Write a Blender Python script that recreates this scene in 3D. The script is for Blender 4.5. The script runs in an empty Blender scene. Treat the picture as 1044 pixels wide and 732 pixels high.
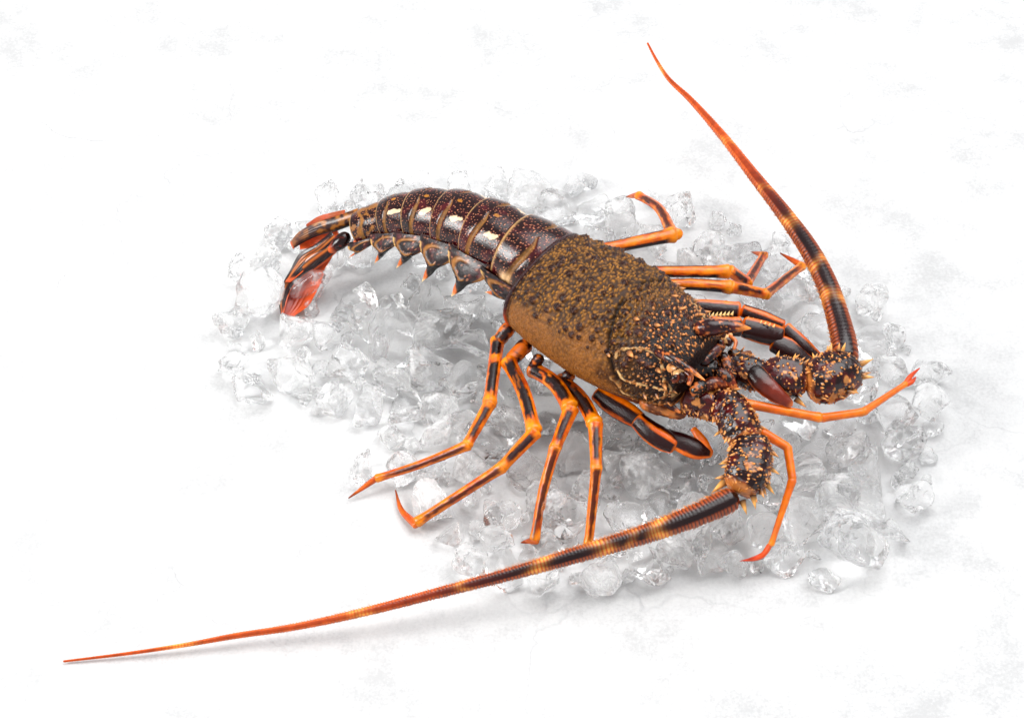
import bpy, bmesh, math, random
import numpy as np
from mathutils import Vector, Matrix

# ------------------------------------------------------------------ camera, light, exposure
SC = bpy.context.scene
COL = SC.collection
U = 0.01                                   # everything below is laid out in centimetres
DIST, ELEV, PXCM = 150.0, math.radians(45), 0.07
PW, PH = 1044.0, 732.0
cam_pos = np.array([0, -DIST * math.cos(ELEV), DIST * math.sin(ELEV)])
cd = bpy.data.cameras.new('camera')
cd.sensor_width = 36
cd.lens = 36 * DIST / (PXCM * PW)
cd.clip_start, cd.clip_end = 0.05, 50
cam = bpy.data.objects.new('camera', cd)
COL.objects.link(cam)
cam.location = cam_pos * U
cam.rotation_euler = (math.pi / 2 - ELEV, 0, 0)
SC.camera = cam

w = bpy.data.worlds.new('World')
SC.world = w
w.use_nodes = True
w.node_tree.nodes['Background'].inputs[0].default_value = (0.97, 0.985, 1.0, 1)
w.node_tree.nodes['Background'].inputs[1].default_value = 0.46


def softbox(name, loc, target, sx, sy, watts, col=(1, 1, 1)):
    l = bpy.data.lights.new(name, 'AREA')
    l.shape = 'RECTANGLE'
    l.size, l.size_y, l.energy, l.color = sx * U, sy * U, watts, col
    o = bpy.data.objects.new(name, l)
    COL.objects.link(o)
    o.location = Vector(loc) * U
    o.rotation_euler = (Vector(target) - Vector(loc)).to_track_quat('-Z', 'Y').to_euler()
    return o


softbox('key_softbox', (-160, -45, 100), (0, 0, 0), 60, 78, 30, (1, 0.99, 0.97))
softbox('overhead_fill', (60, 35, 200), (15, 0, 0), 200, 200, 56, (0.99, 0.995, 1))  # added fill lamp, whitens the table and lifts the ice on the right

SC.view_settings.view_transform = 'Standard'
SC.view_settings.look = 'None'
SC.view_settings.exposure = 0.2
SC.view_settings.gamma = 1
SC.view_settings.use_curve_mapping = False
cy = SC.cycles
cy.max_bounces = 32
cy.transmission_bounces = 22
cy.glossy_bounces = 16
cy.diffuse_bounces = 20
cy.transparent_max_bounces = 16
cy.caustics_reflective = True
cy.caustics_refractive = True
cy.blur_glossy = 0.6
cy.sample_clamp_indirect = 12
cy.use_adaptive_sampling = True
cy.adaptive_threshold = 0.02
try:
    cy.use_denoising = True
    cy.denoiser = 'OPENIMAGEDENOISE'
except Exception:
    pass

# ------------------------------------------------------------------ helpers
_f = np.array([0, math.cos(ELEV), -math.sin(ELEV)])
_u = np.array([0, math.sin(ELEV), math.cos(ELEV)])
_r = np.array([1.0, 0, 0])


def P(px, py, z):
    """the point at height z (cm) that the photograph shows at pixel px, py"""
    a = (px - PW / 2) * PXCM / DIST
    b = -(py - PH / 2) * PXCM / DIST
    d = _f + a * _r + b * _u
    return cam_pos + d * ((z - cam_pos[2]) / d[2])


def PP(lst):
    return np.array([P(*q[:3]) for q in lst])


def pix(p):
    v = np.asarray(p) - cam_pos
    dep = v @ _f
    return np.stack([PW / 2 + (v @ _r) / dep * DIST / PXCM, PH / 2 - (v @ _u) / dep * DIST / PXCM], -1)


def kcm(p):
    return PXCM * float((np.asarray(p) - cam_pos) @ _f) / DIST


def lin(*c):
    c = np.array(c, float) / 255.0
    return np.where(c <= 0.04045, c / 12.92, ((c + 0.055) / 1.055) ** 2.4)


def sst(a, b, x):
    t = np.clip((np.asarray(x, float) - a) / (b - a), 0, 1)
    return t * t * (3 - 2 * t)


def mix(a, b, t):
    t = np.asarray(t)[..., None]
    return np.asarray(a) * (1 - t) + np.asarray(b) * t


def hsh(ix, iy, iz, seed):
    h = (ix * 374761393 + iy * 668265263 + iz * 2147483647 + seed * 1274126177) & 0xFFFFFFFF
    h = ((h ^ (h >> 13)) * 1274126177) & 0xFFFFFFFF
    h = ((h ^ (h >> 15)) * 2246822519) & 0xFFFFFFFF
    return ((h ^ (h >> 16)) & 0xFFFFFF) / float(0x1000000)


def vnoise(p, seed=0):
    p = np.asarray(p, float)
    i = np.floor(p).astype(np.int64)
    f = p - i
    f = f * f * (3 - 2 * f)
    out = 0
    for a in (0, 1):
        for b in (0, 1):
            for c in (0, 1):
                wt = (f[..., 0] if a else 1 - f[..., 0]) * (f[..., 1] if b else 1 - f[..., 1]) * (f[..., 2] if c else 1 - f[..., 2])
                out = out + wt * hsh(i[..., 0] + a, i[..., 1] + b, i[..., 2] + c, seed)
    return out


def fbm(p, seed=0, octv=4):
    p = np.asarray(p, float)
    o, a, t = 0, 1.0, 0
    for k in range(octv):
        o = o + a * vnoise(p * 2 ** k, seed + k * 7)
        t += a
        a *= 0.5
    return o / t


def worley(x, y, seed=0, jit=0.9):
    ix, iy = np.floor(x).astype(np.int64), np.floor(y).astype(np.int64)
    f1 = np.full(x.shape, 9.0)
    f2 = np.full(x.shape, 9.0)
    cid = np.zeros(x.shape)
    for a in (-1, 0, 1):
        for b in (-1, 0, 1):
            cx, cyy = ix + a, iy + b
            hx = cx + 0.5 + jit * (hsh(cx, cyy, 0 * cx, seed) - 0.5)
            hy = cyy + 0.5 + jit * (hsh(cx, cyy, 0 * cx + 1, seed) - 0.5)
            d = np.hypot(x - hx, y - hy)
            near = d < f1
            f2 = np.where(near, f1, np.minimum(f2, d))
            cid = np.where(near, hsh(cx, cyy, 0 * cx + 2, seed), cid)
            f1 = np.where(near, d, f1)
    return f1, f2, cid


def resample(ctrl, n, ts=None):
    """Catmull-Rom through the control rows (any columns), chord-length parameter"""
    c = np.asarray(ctrl, float)
    d = np.r_[0, np.cumsum(np.maximum(np.linalg.norm(np.diff(c[:, :3], axis=0), axis=1), 1e-6))]
    q = np.linspace(0, d[-1], n) if ts is None else np.asarray(ts) * d[-1]
    m = np.zeros_like(c)
    for i in range(len(c)):
        if 0 < i < len(c) - 1:
            s0 = (c[i] - c[i - 1]) / (d[i] - d[i - 1])
            s1 = (c[i + 1] - c[i]) / (d[i + 1] - d[i])
            m[i] = 0.5 * (s0 + s1)
        elif i == 0:
            m[i] = (c[1] - c[0]) / (d[1] - d[0])
        else:
            m[i] = (c[i] - c[i - 1]) / (d[i] - d[i - 1])
    k = np.clip(np.searchsorted(d, q, side='right') - 1, 0, len(c) - 2)
    hh = (d[k + 1] - d[k])[:, None]
    t = ((q - d[k]) / (d[k + 1] - d[k]))[:, None]
    return ((2 * t**3 - 3 * t**2 + 1) * c[k] + (t**3 - 2 * t**2 + t) * hh * m[k]
            + (-2 * t**3 + 3 * t**2) * c[k + 1] + (t**3 - t**2) * hh * m[k + 1])


def nrm(v):
    return v / np.maximum(np.linalg.norm(v, axis=-1, keepdims=True), 1e-9)


def frames(pts, up):
    t = nrm(np.gradient(pts, axis=0))
    up = np.broadcast_to(np.asarray(up, float), t.shape)
    side = nrm(np.cross(t, up))
    return t, side, np.cross(side, t)


def grid_faces(nu, nv, closed=False, off=0):
    a = np.arange(nu * nv).reshape(nu, nv) + off
    b = np.roll(a, -1, 1) if closed else a[:, 1:]
    a0 = a if closed else a[:, :-1]
    return np.stack([a0[:-1], b[:-1], b[1:], a0[1:]], -1).reshape(-1, 4)


WLOC = {}


def make(name, V, F, mat, parent=None, cols=None, smooth=True, loc=None):
    """one mesh object from world-space vertices in cm"""
    V = np.asarray(V, float).reshape(-1, 3)
    loc = V.mean(0) if loc is None else np.asarray(loc, float)
    me = bpy.data.meshes.new(name)
    F = [f for f in F] if not isinstance(F, np.ndarray) else F
    if isinstance(F, np.ndarray):
        n, k = F.shape
        me.vertices.add(len(V))
        me.vertices.foreach_set('co', ((V - loc) * U).ravel())
        me.loops.add(n * k)
        me.loops.foreach_set('vertex_index', F.ravel().astype(np.int32))
        me.polygons.add(n)
        me.polygons.foreach_set('loop_start', np.arange(0, n * k, k, dtype=np.int32))
        me.polygons.foreach_set('loop_total', np.full(n, k, dtype=np.int32))
        me.update(calc_edges=True)
        me.validate()
    else:
        me.from_pydata([tuple(v) for v in (V - loc) * U], [], [tuple(int(i) for i in f) for f in F])
    if cols is not None:
        at = me.color_attributes.new('Col', 'FLOAT_COLOR', 'POINT')
        c = np.asarray(cols, float).reshape(-1, cols.shape[-1])
        if c.shape[1] == 3:
            c = np.c_[c, np.full(len(c), 0.3)]
        at.data.foreach_set('color', c.astype(np.float32).ravel())
    if smooth:
        me.polygons.foreach_set('use_smooth', np.ones(len(me.polygons), dtype=bool))
    me.materials.append(mat)
    o = bpy.data.objects.new(name, me)
    COL.objects.link(o)
    WLOC[o.name] = loc
    if parent is not None:
        o.parent = parent
        o.location = Vector((loc - WLOC[parent.name]) * U)
    else:
        o.location = Vector(loc * U)
    return o


def tag(o, label=None, cat=None, group=None, kind=None):
    for k, v in (('label', label), ('category', cat), ('group', group), ('kind', kind)):
        if v:
            o[k] = v
    return o


# ------------------------------------------------------------------ materials
def new_mat(name):
    m = bpy.data.materials.new(name)
    m.use_nodes = True
    nt = m.node_tree
    return m, nt, nt.nodes['Principled BSDF']


def node(nt, kind, **kw):
    n = nt.nodes.new(kind)
    for k, v in kw.items():
        if hasattr(n, k):
            setattr(n, k, v)
        else:
            n.inputs[k].default_value = v
    return n


def shell_mat(name, coat, bump, scale, var=0.25, spec=0.45, sat=1.0):
    m, nt, b = new_mat(name)
    at = node(nt, 'ShaderNodeVertexColor', layer_name='Col')
    tc = node(nt, 'ShaderNodeTexCoord')
    n1 = node(nt, 'ShaderNodeTexNoise', Scale=scale, Detail=5.0, Roughness=0.65)
    n2 = node(nt, 'ShaderNodeTexNoise', Scale=scale * 0.22, Detail=3.0)
    nt.links.new(tc.outputs['Object'], n1.inputs['Vector'])
    nt.links.new(tc.outputs['Object'], n2.inputs['Vector'])
    mr = node(nt, 'ShaderNodeMapRange')
    mr.inputs[1].default_value, mr.inputs[2].default_value = 0.3, 0.7
    mr.inputs[3].default_value, mr.inputs[4].default_value = 1 - var, 1 + var
    nt.links.new(n2.outputs['Fac'], mr.inputs[0])
    gm = node(nt, 'ShaderNodeGamma', Gamma=1.22)
    mx = node(nt, 'ShaderNodeMixRGB', blend_type='MULTIPLY')
    mx.inputs[0].default_value = 1
    nt.links.new(at.outputs['Color'], gm.inputs[0])
    hs_ = node(nt, 'ShaderNodeHueSaturation', Saturation=sat)
    nt.links.new(gm.outputs[0], hs_.inputs['Color'])
    nt.links.new(hs_.outputs[0], mx.inputs[1])
    nt.links.new(mr.outputs[0], mx.inputs[2])
    nt.links.new(mx.outputs[0], b.inputs['Base Color'])
    nt.links.new(at.outputs['Alpha'], b.inputs['Roughness'])
    bp = node(nt, 'ShaderNodeBump', Strength=bump, Distance=0.0006)
    nt.links.new(n1.outputs['Fac'], bp.inputs['Height'])
    nt.links.new(bp.outputs[0], b.inputs['Normal'])
    b.inputs['Specular IOR Level'].default_value = spec
    b.inputs['Coat Weight'].default_value = coat
    b.inputs['Coat Roughness'].default_value = 0.08
    return m


M_SHELL = shell_mat('wet_shell', 0.0, 0.25, 900)
M_VELVET = shell_mat('velvet_shell', 0.0, 0.7, 1500, 0.3, 0.3)
M_LEG = shell_mat('leg_shell', 0.1, 0.55, 700, 0.22, sat=1.14)
M_FAN = shell_mat('fan_membrane', 0.1, 0.3, 700, 0.2)


def table_mat():
    m, nt, b = new_mat('white_plaster')
    tc = node(nt, 'ShaderNodeTexCoord')
    L = nt.links.new
    big = node(nt, 'ShaderNodeTexNoise', Scale=3.2, Detail=6.0, Roughness=0.6)
    med = node(nt, 'ShaderNodeTexNoise', Scale=15.0, Detail=9.0, Roughness=0.72)
    fine = node(nt, 'ShaderNodeTexNoise', Scale=260.0, Detail=6.0, Roughness=0.7)
    warp = node(nt, 'ShaderNodeTexNoise', Scale=7.0, Detail=5.0)
    for n in (big, med, fine, warp):
        L(tc.outputs['Object'], n.inputs['Vector'])
    wv = node(nt, 'ShaderNodeVectorMath', operation='MULTIPLY_ADD')
    L(warp.outputs['Color'], wv.inputs[0])
    wv.inputs[1].default_value = (0.22, 0.22, 0.0)
    L(tc.outputs['Object'], wv.inputs[2])
    vor = node(nt, 'ShaderNodeTexVoronoi', feature='DISTANCE_TO_EDGE', Scale=4.5)
    L(wv.outputs[0], vor.inputs['Vector'])
    crack = node(nt, 'ShaderNodeMapRange')
    crack.inputs[1].default_value, crack.inputs[2].default_value = 0.0, 0.007
    crack.inputs[3].default_value, crack.inputs[4].default_value = 1, 0
    L(vor.outputs['Distance'], crack.inputs[0])
    msk = node(nt, 'ShaderNodeMapRange')
    msk.inputs[1].default_value, msk.inputs[2].default_value = 0.46, 0.62
    L(big.outputs['Fac'], msk.inputs[0])
    cm = node(nt, 'ShaderNodeMath', operation='MULTIPLY')
    L(crack.outputs[0], cm.inputs[0])
    L(msk.outputs[0], cm.inputs[1])
    ramp = node(nt, 'ShaderNodeValToRGB')
    ramp.color_ramp.elements[0].position = 0.41
    ramp.color_ramp.elements[0].color = (0.45, 0.45, 0.453, 1)
    ramp.color_ramp.elements[1].position = 0.585
    ramp.color_ramp.elements[1].color = (0.60, 0.60, 0.60, 1)
    e = ramp.color_ramp.elements.new(0.49)
    e.color = (0.54, 0.54, 0.542, 1)
    blend = node(nt, 'ShaderNodeMixRGB', blend_type='MIX')
    blend.inputs[0].default_value = 0.34
    fine2 = node(nt, 'ShaderNodeTexNoise', Scale=420.0, Detail=4.0, Roughness=0.75)
    L(tc.outputs['Object'], fine2.inputs['Vector'])
    L(med.outputs['Fac'], blend.inputs[1])
    L(fine2.outputs['Fac'], blend.inputs[2])
    bl2 = node(nt, 'ShaderNodeMixRGB', blend_type='MIX')
    bl2.inputs[0].default_value = 0.12
    L(blend.outputs[0], bl2.inputs[1])
    L(big.outputs['Fac'], bl2.inputs[2])
    L(bl2.outputs[0], ramp.inputs[0])
    mx = node(nt, 'ShaderNodeMixRGB', blend_type='MIX')
    mx.inputs[2].default_value = (0.40, 0.40, 0.41, 1)
    sc = node(nt, 'ShaderNodeMath', operation='MULTIPLY')
    sc.inputs[1].default_value = 0.5
    L(cm.outputs[0], sc.inputs[0])
    L(sc.outputs[0], mx.inputs[0])
    L(ramp.outputs[0], mx.inputs[1])
    L(mx.outputs[0], b.inputs['Base Color'])
    hs = node(nt, 'ShaderNodeMath', operation='MULTIPLY_ADD')
    hs.inputs[1].default_value = 0.35
    L(fine.outputs['Fac'], hs.inputs[0])
    L(med.outputs['Fac'], hs.inputs[2])
    h2 = node(nt, 'ShaderNodeMath', operation='SUBTRACT')
    L(hs.outputs[0], h2.inputs[0])
    L(cm.outputs[0], h2.inputs[1])
    bp = node(nt, 'ShaderNodeBump', Strength=0.35, Distance=0.002)
    L(h2.outputs[0], bp.inputs['Height'])
    L(bp.outputs[0], b.inputs['Normal'])
    b.inputs['Roughness'].default_value = 0.62
    b.inputs['Specular IOR Level'].default_value = 0.3
    return m


def ice_mat(name, lo, frost, tint, rough):
    m, nt, b = new_mat(name)
    L = nt.links.new
    tc = node(nt, 'ShaderNodeTexCoord')
    oi = node(nt, 'ShaderNodeObjectInfo')
    off = node(nt, 'ShaderNodeVectorMath', operation='MULTIPLY_ADD')
    L(oi.outputs['Random'], off.inputs[0])
    off.inputs[1].default_value = (3.1, 5.7, 2.3)
    L(tc.outputs['Object'], off.inputs[2])
    n1 = node(nt, 'ShaderNodeTexNoise', Scale=70.0, Detail=5.0, Roughness=0.62, Distortion=1.2)
    v1 = node(nt, 'ShaderNodeTexVoronoi', Scale=55.0)
    n2 = node(nt, 'ShaderNodeTexNoise', Scale=45.0, Detail=6.0, Roughness=0.75, Distortion=2.0)
    for n in (n1, v1, n2):
        L(off.outputs[0], n.inputs['Vector'])
    add = node(nt, 'ShaderNodeMath', operation='MULTIPLY_ADD')
    add.inputs[1].default_value = 0.40
    L(v1.outputs['Distance'], add.inputs[0])
    L(n1.outputs['Fac'], add.inputs[2])
    bp = node(nt, 'ShaderNodeBump', Strength=0.45, Distance=0.003)
    L(add.outputs[0], bp.inputs['Height'])
    b.inputs['Base Color'].default_value = (*tint, 1)
    b.inputs['Transmission Weight'].default_value = 1
    b.inputs['IOR'].default_value = 1.28
    b.inputs['Roughness'].default_value = rough
    L(bp.outputs[0], b.inputs['Normal'])
    fr = node(nt, 'ShaderNodeMapRange')
    fr.inputs[1].default_value, fr.inputs[2].default_value = 0.47, 0.68
    fr.inputs[3].default_value, fr.inputs[4].default_value = lo, frost
    L(n2.outputs['Fac'], fr.inputs[0])
    inv = node(nt, 'ShaderNodeMath', operation='SUBTRACT')
    inv.inputs[0].default_value = 1.0
    L(fr.outputs[0], inv.inputs[1])
    L(inv.outputs[0], b.inputs['Transmission Weight'])
    tr = node(nt, 'ShaderNodeBsdfTranslucent')
    tr.inputs[0].default_value = (0.995, 0.995, 0.998, 1)
    L(bp.outputs[0], tr.inputs['Normal'])
    half = node(nt, 'ShaderNodeMath', operation='MULTIPLY')
    half.inputs[1].default_value = 0.35
    L(fr.outputs[0], half.inputs[0])
    mx = node(nt, 'ShaderNodeMixShader')
    L(half.outputs[0], mx.inputs[0])
    L(b.outputs[0], mx.inputs[1])
    L(tr.outputs[0], mx.inputs[2])
    L(mx.outputs[0], nt.nodes['Material Output'].inputs['Surface'])
    return m


M_ICE = [ice_mat('clear_ice', 0.0, 0.26, (1, 1, 1), 0.0), ice_mat('frosty_ice', 0.04, 0.6, (1, 1, 1), 0.02)]

# ------------------------------------------------------------------ the table surface
ns = 60
gx, gy = np.meshgrid(np.linspace(-320, 320, ns), np.linspace(-240, 420, ns))
gz = np.zeros_like(gx)
tb = make('tabletop', np.stack([gx, gy, gz], -1), grid_faces(ns, ns)[:, ::1], table_mat(), loc=(0, 0, 0))
tag(tb, kind='structure')

# ------------------------------------------------------------------ colours of the shell (sRGB)
MAROON = lin(46, 14, 18)
MAROON2 = lin(84, 28, 34)
BLACK = lin(24, 10, 12)
GOLD = lin(150, 104, 42)
GOLDD = lin(84, 56, 26)
TAN = lin(196, 128, 66)
CREAM = lin(246, 218, 178)
PEACH = lin(232, 164, 104)
ORANGE = lin(240, 128, 36)
ORANGE2 = lin(226, 92, 22)
REDOR = lin(206, 72, 30)

# ------------------------------------------------------------------ the lobster
HEAD = math.radians(41)
hx = np.array([math.cos(HEAD), -math.sin(HEAD), 0])        # towards the head
nl = np.array([-math.sin(HEAD), -math.cos(HEAD), 0])       # the flank facing the camera
up = np.array([0, 0, 1.0])
ZC = 8.0
O0 = P(545, 284, ZC) + hx * 1.35
HXS = hx * 0.915

root_loc = np.array([*(O0 + hx * 5)[:2], 3.2])
lob = bpy.data.objects.new('spiny_lobster', None)
COL.objects.link(lob)
lob.location = Vector(root_loc * U)
WLOC[lob.name] = root_loc
tag(lob, 'brown and orange spiny lobster with two long banded antennae lying on ice', 'lobster')

CAM_UP = np.array([0, -0.6, 0.8])


def interp(x, pts):
    p = np.array(pts, float)
    r = resample(np.c_[p[:, :1] * 1.0, p[:, 1:], np.zeros((len(p), 1))][:, [0, 2, 2, 1]] if False else np.c_[p[:, 0], 0 * p[:, 0], 0 * p[:, 0], p[:, 1]], 200)
    return np.interp(x, r[:, 0], r[:, 3])


def car_point(s, th, dr=0.0):
    """undisplaced carapace surface: s cm from rear rim, th angle from the dorsal ridge (+ = camera flank)"""
    s = np.asarray(s, float)
    th = np.asarray(th, float)
    W = interp(s, [(-1.2, 3.75), (0, 3.95), (2.5, 4.45), (6, 4.75), (9, 4.5), (11.5, 3.85), (13.2, 3.2), (14.6, 2.4)])
    H = interp(s, [(-1.2, 3.75), (0, 3.9), (3, 4.15), (6, 4.2), (8.2, 4.0), (11, 3.55), (13.2, 2.9), (14.6, 2.0)])
    e = 2.08
    c, sn = np.cos(th), np.sin(th)
    hh = np.where(c > 0, H, H * 0.72)
    r = (np.abs(sn / W) ** e + np.abs(c / hh) ** e) ** (-1 / e)
    back = -0.85 * np.abs(np.sin(th)) ** 2.5 * (1 - sst(0, 5, s))
    r = r + dr
    ridge = -0.12 * sst(9, 13, s) * np.exp(-(th / 0.25) ** 2)
    return (O0 + HXS * (s + back)[..., None] + nl * (sn * r)[..., None] + up * (c * (r + ridge))[..., None])


def carapace_part():
    nu, nv = 460, 440
    s = np.linspace(-0.05, 14.2, nu)
    th = np.linspace(-1.97, 1.97, nv)
    S, T = np.meshgrid(s, th, indexing='ij')
    B = car_point(S, T)
    AR = T * 4.3
    aT = np.abs(T)
    # cervical groove, curved back over the ridge
    sg = 7.7 + 2.1 * np.minimum(aT / 1.35, 1.25) ** 2
    dg = S - sg
    front = sst(-0.15, 0.25, dg)
    D = np.zeros_like(S)
    wob = fbm(B * 0.9, 3)
    # colour fields
    dorsal = 1 - sst(0.75, 1.35, aT + 0.35 * (wob - 0.5))
    low = sst(0.80, 1.5, aT + 1.1 * (fbm(B * 0.6, 4) - 0.5))
    # rear region: transverse scaly granule rows
    wx = S * 4.0 + 2.2 * (fbm(B * 1.7, 11) - 0.5)
    f1, f2, cid = worley(wx, AR * 3.5 + 1.6 * (fbm(B * 1.9, 13) - 0.5), 5, 1.0)
    gran = 1 - sst(0.05, 0.62, f1)
    amp_r = (0.085 * dorsal + 0.03) * (1 - front * sst(0.2, 3.0, dg))
    D += amp_r * gran * 0.75 * (0.5 + cid)
    rear_col = mix(lin(74, 46, 17), lin(184, 132, 56), gran * (0.45 + 0.55 * cid))
    rear_col = rear_col * (0.75 + 0.5 * fbm(B * 1.1, 17))[..., None]
    rear_col = mix(rear_col, mix(lin(116, 72, 30), lin(190, 132, 62), 0.5 * fbm(B * 6, 21) + 0.5 * fbm(B * 14, 22)), low * 0.9)
    speck = (1 - sst(0.1, 0.3, worley(S * 5.0, AR * 5.0, 88)[0])) * low * (1 - front)
    D += 0.035 * speck
    rear_col = mix(rear_col, lin(110, 56, 22), 0.45 * speck)
    # pale bumps low on the flank close to the groove
    # front region: round granules on dark shell
    g1, g2, gid = worley(S * 2.7 + 0.8 * wob, AR * 2.5, 9)
    rad = 0.2 + 0.16 * gid
    bump = 1 - sst(rad * 0.45, rad, g1)
    keep = (gid > 0.22)
    bump = bump * keep
    h1, h2, hid = worley(S * 5.5, AR * 5.2, 19)
    small = (1 - sst(0.1, 0.3, h1)) * (hid > 0.45)
    fz = sst(0.6, 3.0, dg + 1.2 * (wob - 0.5))
    D += front * (0.13 * bump + 0.03 * small) * (1 - sst(13.8, 13.95, S))
    front_col = mix(mix(lin(100, 68, 28), lin(34, 10, 10), fz), mix(lin(156, 110, 52), lin(226, 158, 100), fz), np.clip(bump + 0.5 * small, 0, 1))
    front_col = mix(front_col, rear_col, (1 - fz) * 0.85 * dorsal)
    front_col = mix(front_col, lin(34, 12, 12), sst(13.85, 14.0, S))
    C = mix(rear_col, front_col, front)
    R = 0.42 + 0.0 * S
    R = R * (1 - front) + front * 0.24
    # groove
    gr = np.exp(-(dg / 0.16) ** 2) * sst(0.05, 0.3, aT) * (1 - sst(1.45, 1.7, aT))
    D -= 0.22 * gr
    C = mix(C, lin(26, 16, 12), 0.85 * gr)
    D -= 0.10 * np.exp(-((S - 10.2 - 0.7 * aT) / 0.2) ** 2) * (1 - sst(0.1, 0.5, aT))
    # dark glossy tubercles scattered over the back
    rng = random.Random(4)
    pts = []
    tries = 0
    while len(pts) < 170 and tries < 6000:
        tries += 1
        a, b = rng.uniform(0.9, 12.6), rng.uniform(-1.35, 1.18)
        if min([9] + [math.hypot(a - q[0], (b - q[1]) * 4.3) for q in pts]) > 0.42 + 0.3 * rng.random():
            pts.append((a, b, rng.choice((0.11, 0.14, 0.18, 0.22, 0.26))))
    for a, b, r in pts:
        dx, dy = S - a, AR - b * 4.3
        m = (np.abs(dx) < 0.9) & (np.abs(dy) < 0.9)
        ddx = dx[m]
        q = np.sqrt((np.where(ddx > 0, ddx / 0.8, ddx / 1.5)) ** 2 + dy[m] ** 2) / r
        k = np.exp(-q ** 2 * 0.8)
        D[m] += 0.95 * r * k * (1 - 0.3 * (q > 1))
        kk = 1 - sst(0.75, 1.25, q)
        C[m] = mix(C[m], lin(52, 20, 18) if a < 9 else lin(66, 22, 20), 0.9 * kk)
        tip = np.exp(-((ddx - 0.55 * r) ** 2 + dy[m] ** 2) / (0.3 * r) ** 2)
        C[m] = mix(C[m], PEACH, (0.25 if a < 8 else 0.7) * tip)
        R[m] = R[m] * (1 - kk) + 0.14 * kk
    # outlined plates on the cheek, both sides
    PX = pix(B)
    nearside = T > 0.2

    def to_st(px, py):
        d = (PX[..., 0] - px) ** 2 + (PX[..., 1] - py) ** 2 + np.where(nearside, 0, 1e6)
        i, j = np.unravel_index(np.argmin(d), d.shape)
        return s[i], th[j]
    lines = [
        ([(627, 366), (630, 358), (642, 355), (655, 356), (664, 359), (673, 367), (676, 380), (677, 392)], 0.12, 0.75),
        ([(628, 366), (630, 378), (636, 387), (650, 391), (664, 394), (677, 398)], 0.13, 1.0),
        ([(612, 381), (622, 386), (630, 392), (636, 401), (645, 404), (652, 401)], 0.14, 0.9),
        ([(652, 401), (664, 406), (678, 404), (679, 398)], 0.1, 1.0),
        ([(676, 383), (684, 396), (686, 408)], 0.09, 0.7)]
    plate = np.zeros_like(S)
    darkp = np.zeros_like(S)
    for poly, wd, st in lines:
        q = np.array([to_st(*p) for p in poly])
        c = resample(np.c_[q[:, 0], q[:, 1] * 4.3, 0 * q[:, 0]], 60)
        wbl = 0.30 * (fbm(B * 2.2, 31) - 0.5)
        dist = np.full(S.shape, 9.0)
        for sg_ in (1, -1):
            for cc in c:
                dist = np.minimum(dist, np.hypot(S - cc[0], AR - sg_ * cc[1]))
        dist = dist + wbl
        st = st * sst(0.30, 0.52, fbm(B * 1.9, 37))
        plate = np.maximum(plate, st * (1 - sst(wd * 0.55, wd, dist)))
        darkp = np.maximum(darkp, 1 - sst(wd, wd * 6, dist))
    C = mix(C, lin(40, 14, 16), 0.6 * darkp * (1 - plate) * (1 - np.clip(bump, 0, 1)))
    C = mix(C, mix(lin(186, 124, 66), lin(244, 206, 150), sst(0.35, 0.6, fbm(B * 4, 41))), plate * 0.92)
    D += 0.05 * plate - 0.03 * darkp
    # rear rim: smooth dark glossy welt, then a furrow
    rim = 1 - sst(0.34, 0.46, S)
    D = D * (1 - rim) + rim * (0.10 * np.sin(np.clip(S / 0.42, 0, 1) * math.pi))
    C = mix(C, mix(lin(60, 18, 20), lin(206, 92, 36), sst(1.35, 1.8, aT)), rim)
    R = R * (1 - rim) + 0.12 * rim
    fur = np.exp(-((S - 0.52) / 0.09) ** 2)
    D -= 0.09 * fur
    C = mix(C, lin(50, 30, 18), 0.7 * fur)
    # lower edge: pale bead
    edge = sst(1.86, 1.93, aT)
    C = mix(C, lin(214, 140, 74), edge * 0.8)
    # fold the front and rear rims in
    close_f = sst(13.9, 14.2, S)
    V = car_point(S, T, D)
    ctr = O0 + HXS * S[..., None] + up * 0.3
    V = V * (1 - 0.45 * close_f[..., None]) + ctr * (0.45 * close_f[..., None])
    inn = (S < 0.0) * 1.0
    V = V * (1 - 0.1 * inn[..., None]) + ctr * (0.1 * inn[..., None])
    global CARV
    CARV = (pix(V).reshape(-1, 2), V.reshape(-1, 3))
    o = make('carapace', V, grid_faces(nu, nv), M_VELVET, lob, np.concatenate([C, R[..., None]], -1))
    return o


def cone_field(items, seg=7, rows=3):
    """items: base, direction, length, radius, col base, col tip -> joined verts / faces / colours of curved spines"""
    V, F, C = [], [], []
    for (b, d, L, r, cb, ct) in items:
        d = nrm(np.asarray(d, float))
        a = nrm(np.cross(d, [0.31, 0.22, 0.92]))
        e = np.cross(d, a)
        i0 = len(V)
        for k in range(rows):
            u = k / rows
            for j in range(seg):
                g = 2 * math.pi * j / seg
                rr = r * (1 - u) ** 0.85
                V.append(b + d * (L * u - 0.25 * r) + (a * math.cos(g) + e * math.sin(g)) * rr)
                C.append(mix(cb, ct, np.clip(u * 1.5, 0, 1)))
        V.append(b + d * L)
        C.append(ct)
        t = len(V) - 1
        for k in range(rows - 1):
            for j in range(seg):
                j2 = (j + 1) % seg
                F.append((i0 + k * seg + j, i0 + k * seg + j2, i0 + (k + 1) * seg + j2, i0 + (k + 1) * seg + j))
        for j in range(seg):
            F.append((i0 + (rows - 1) * seg + j, i0 + (rows - 1) * seg + (j + 1) % seg, t))
    return np.array(V), F, np.array(C)


def spines(name, items, parent, mat=None, kind=None):
    V, F, C = cone_field(items)
    o = make(name, V, F, mat or M_SHELL, parent, np.c_[C, np.full(len(C), 0.2)])
    if kind:
        tag(o, kind=kind)
    return o


carapace = carapace_part()


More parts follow.
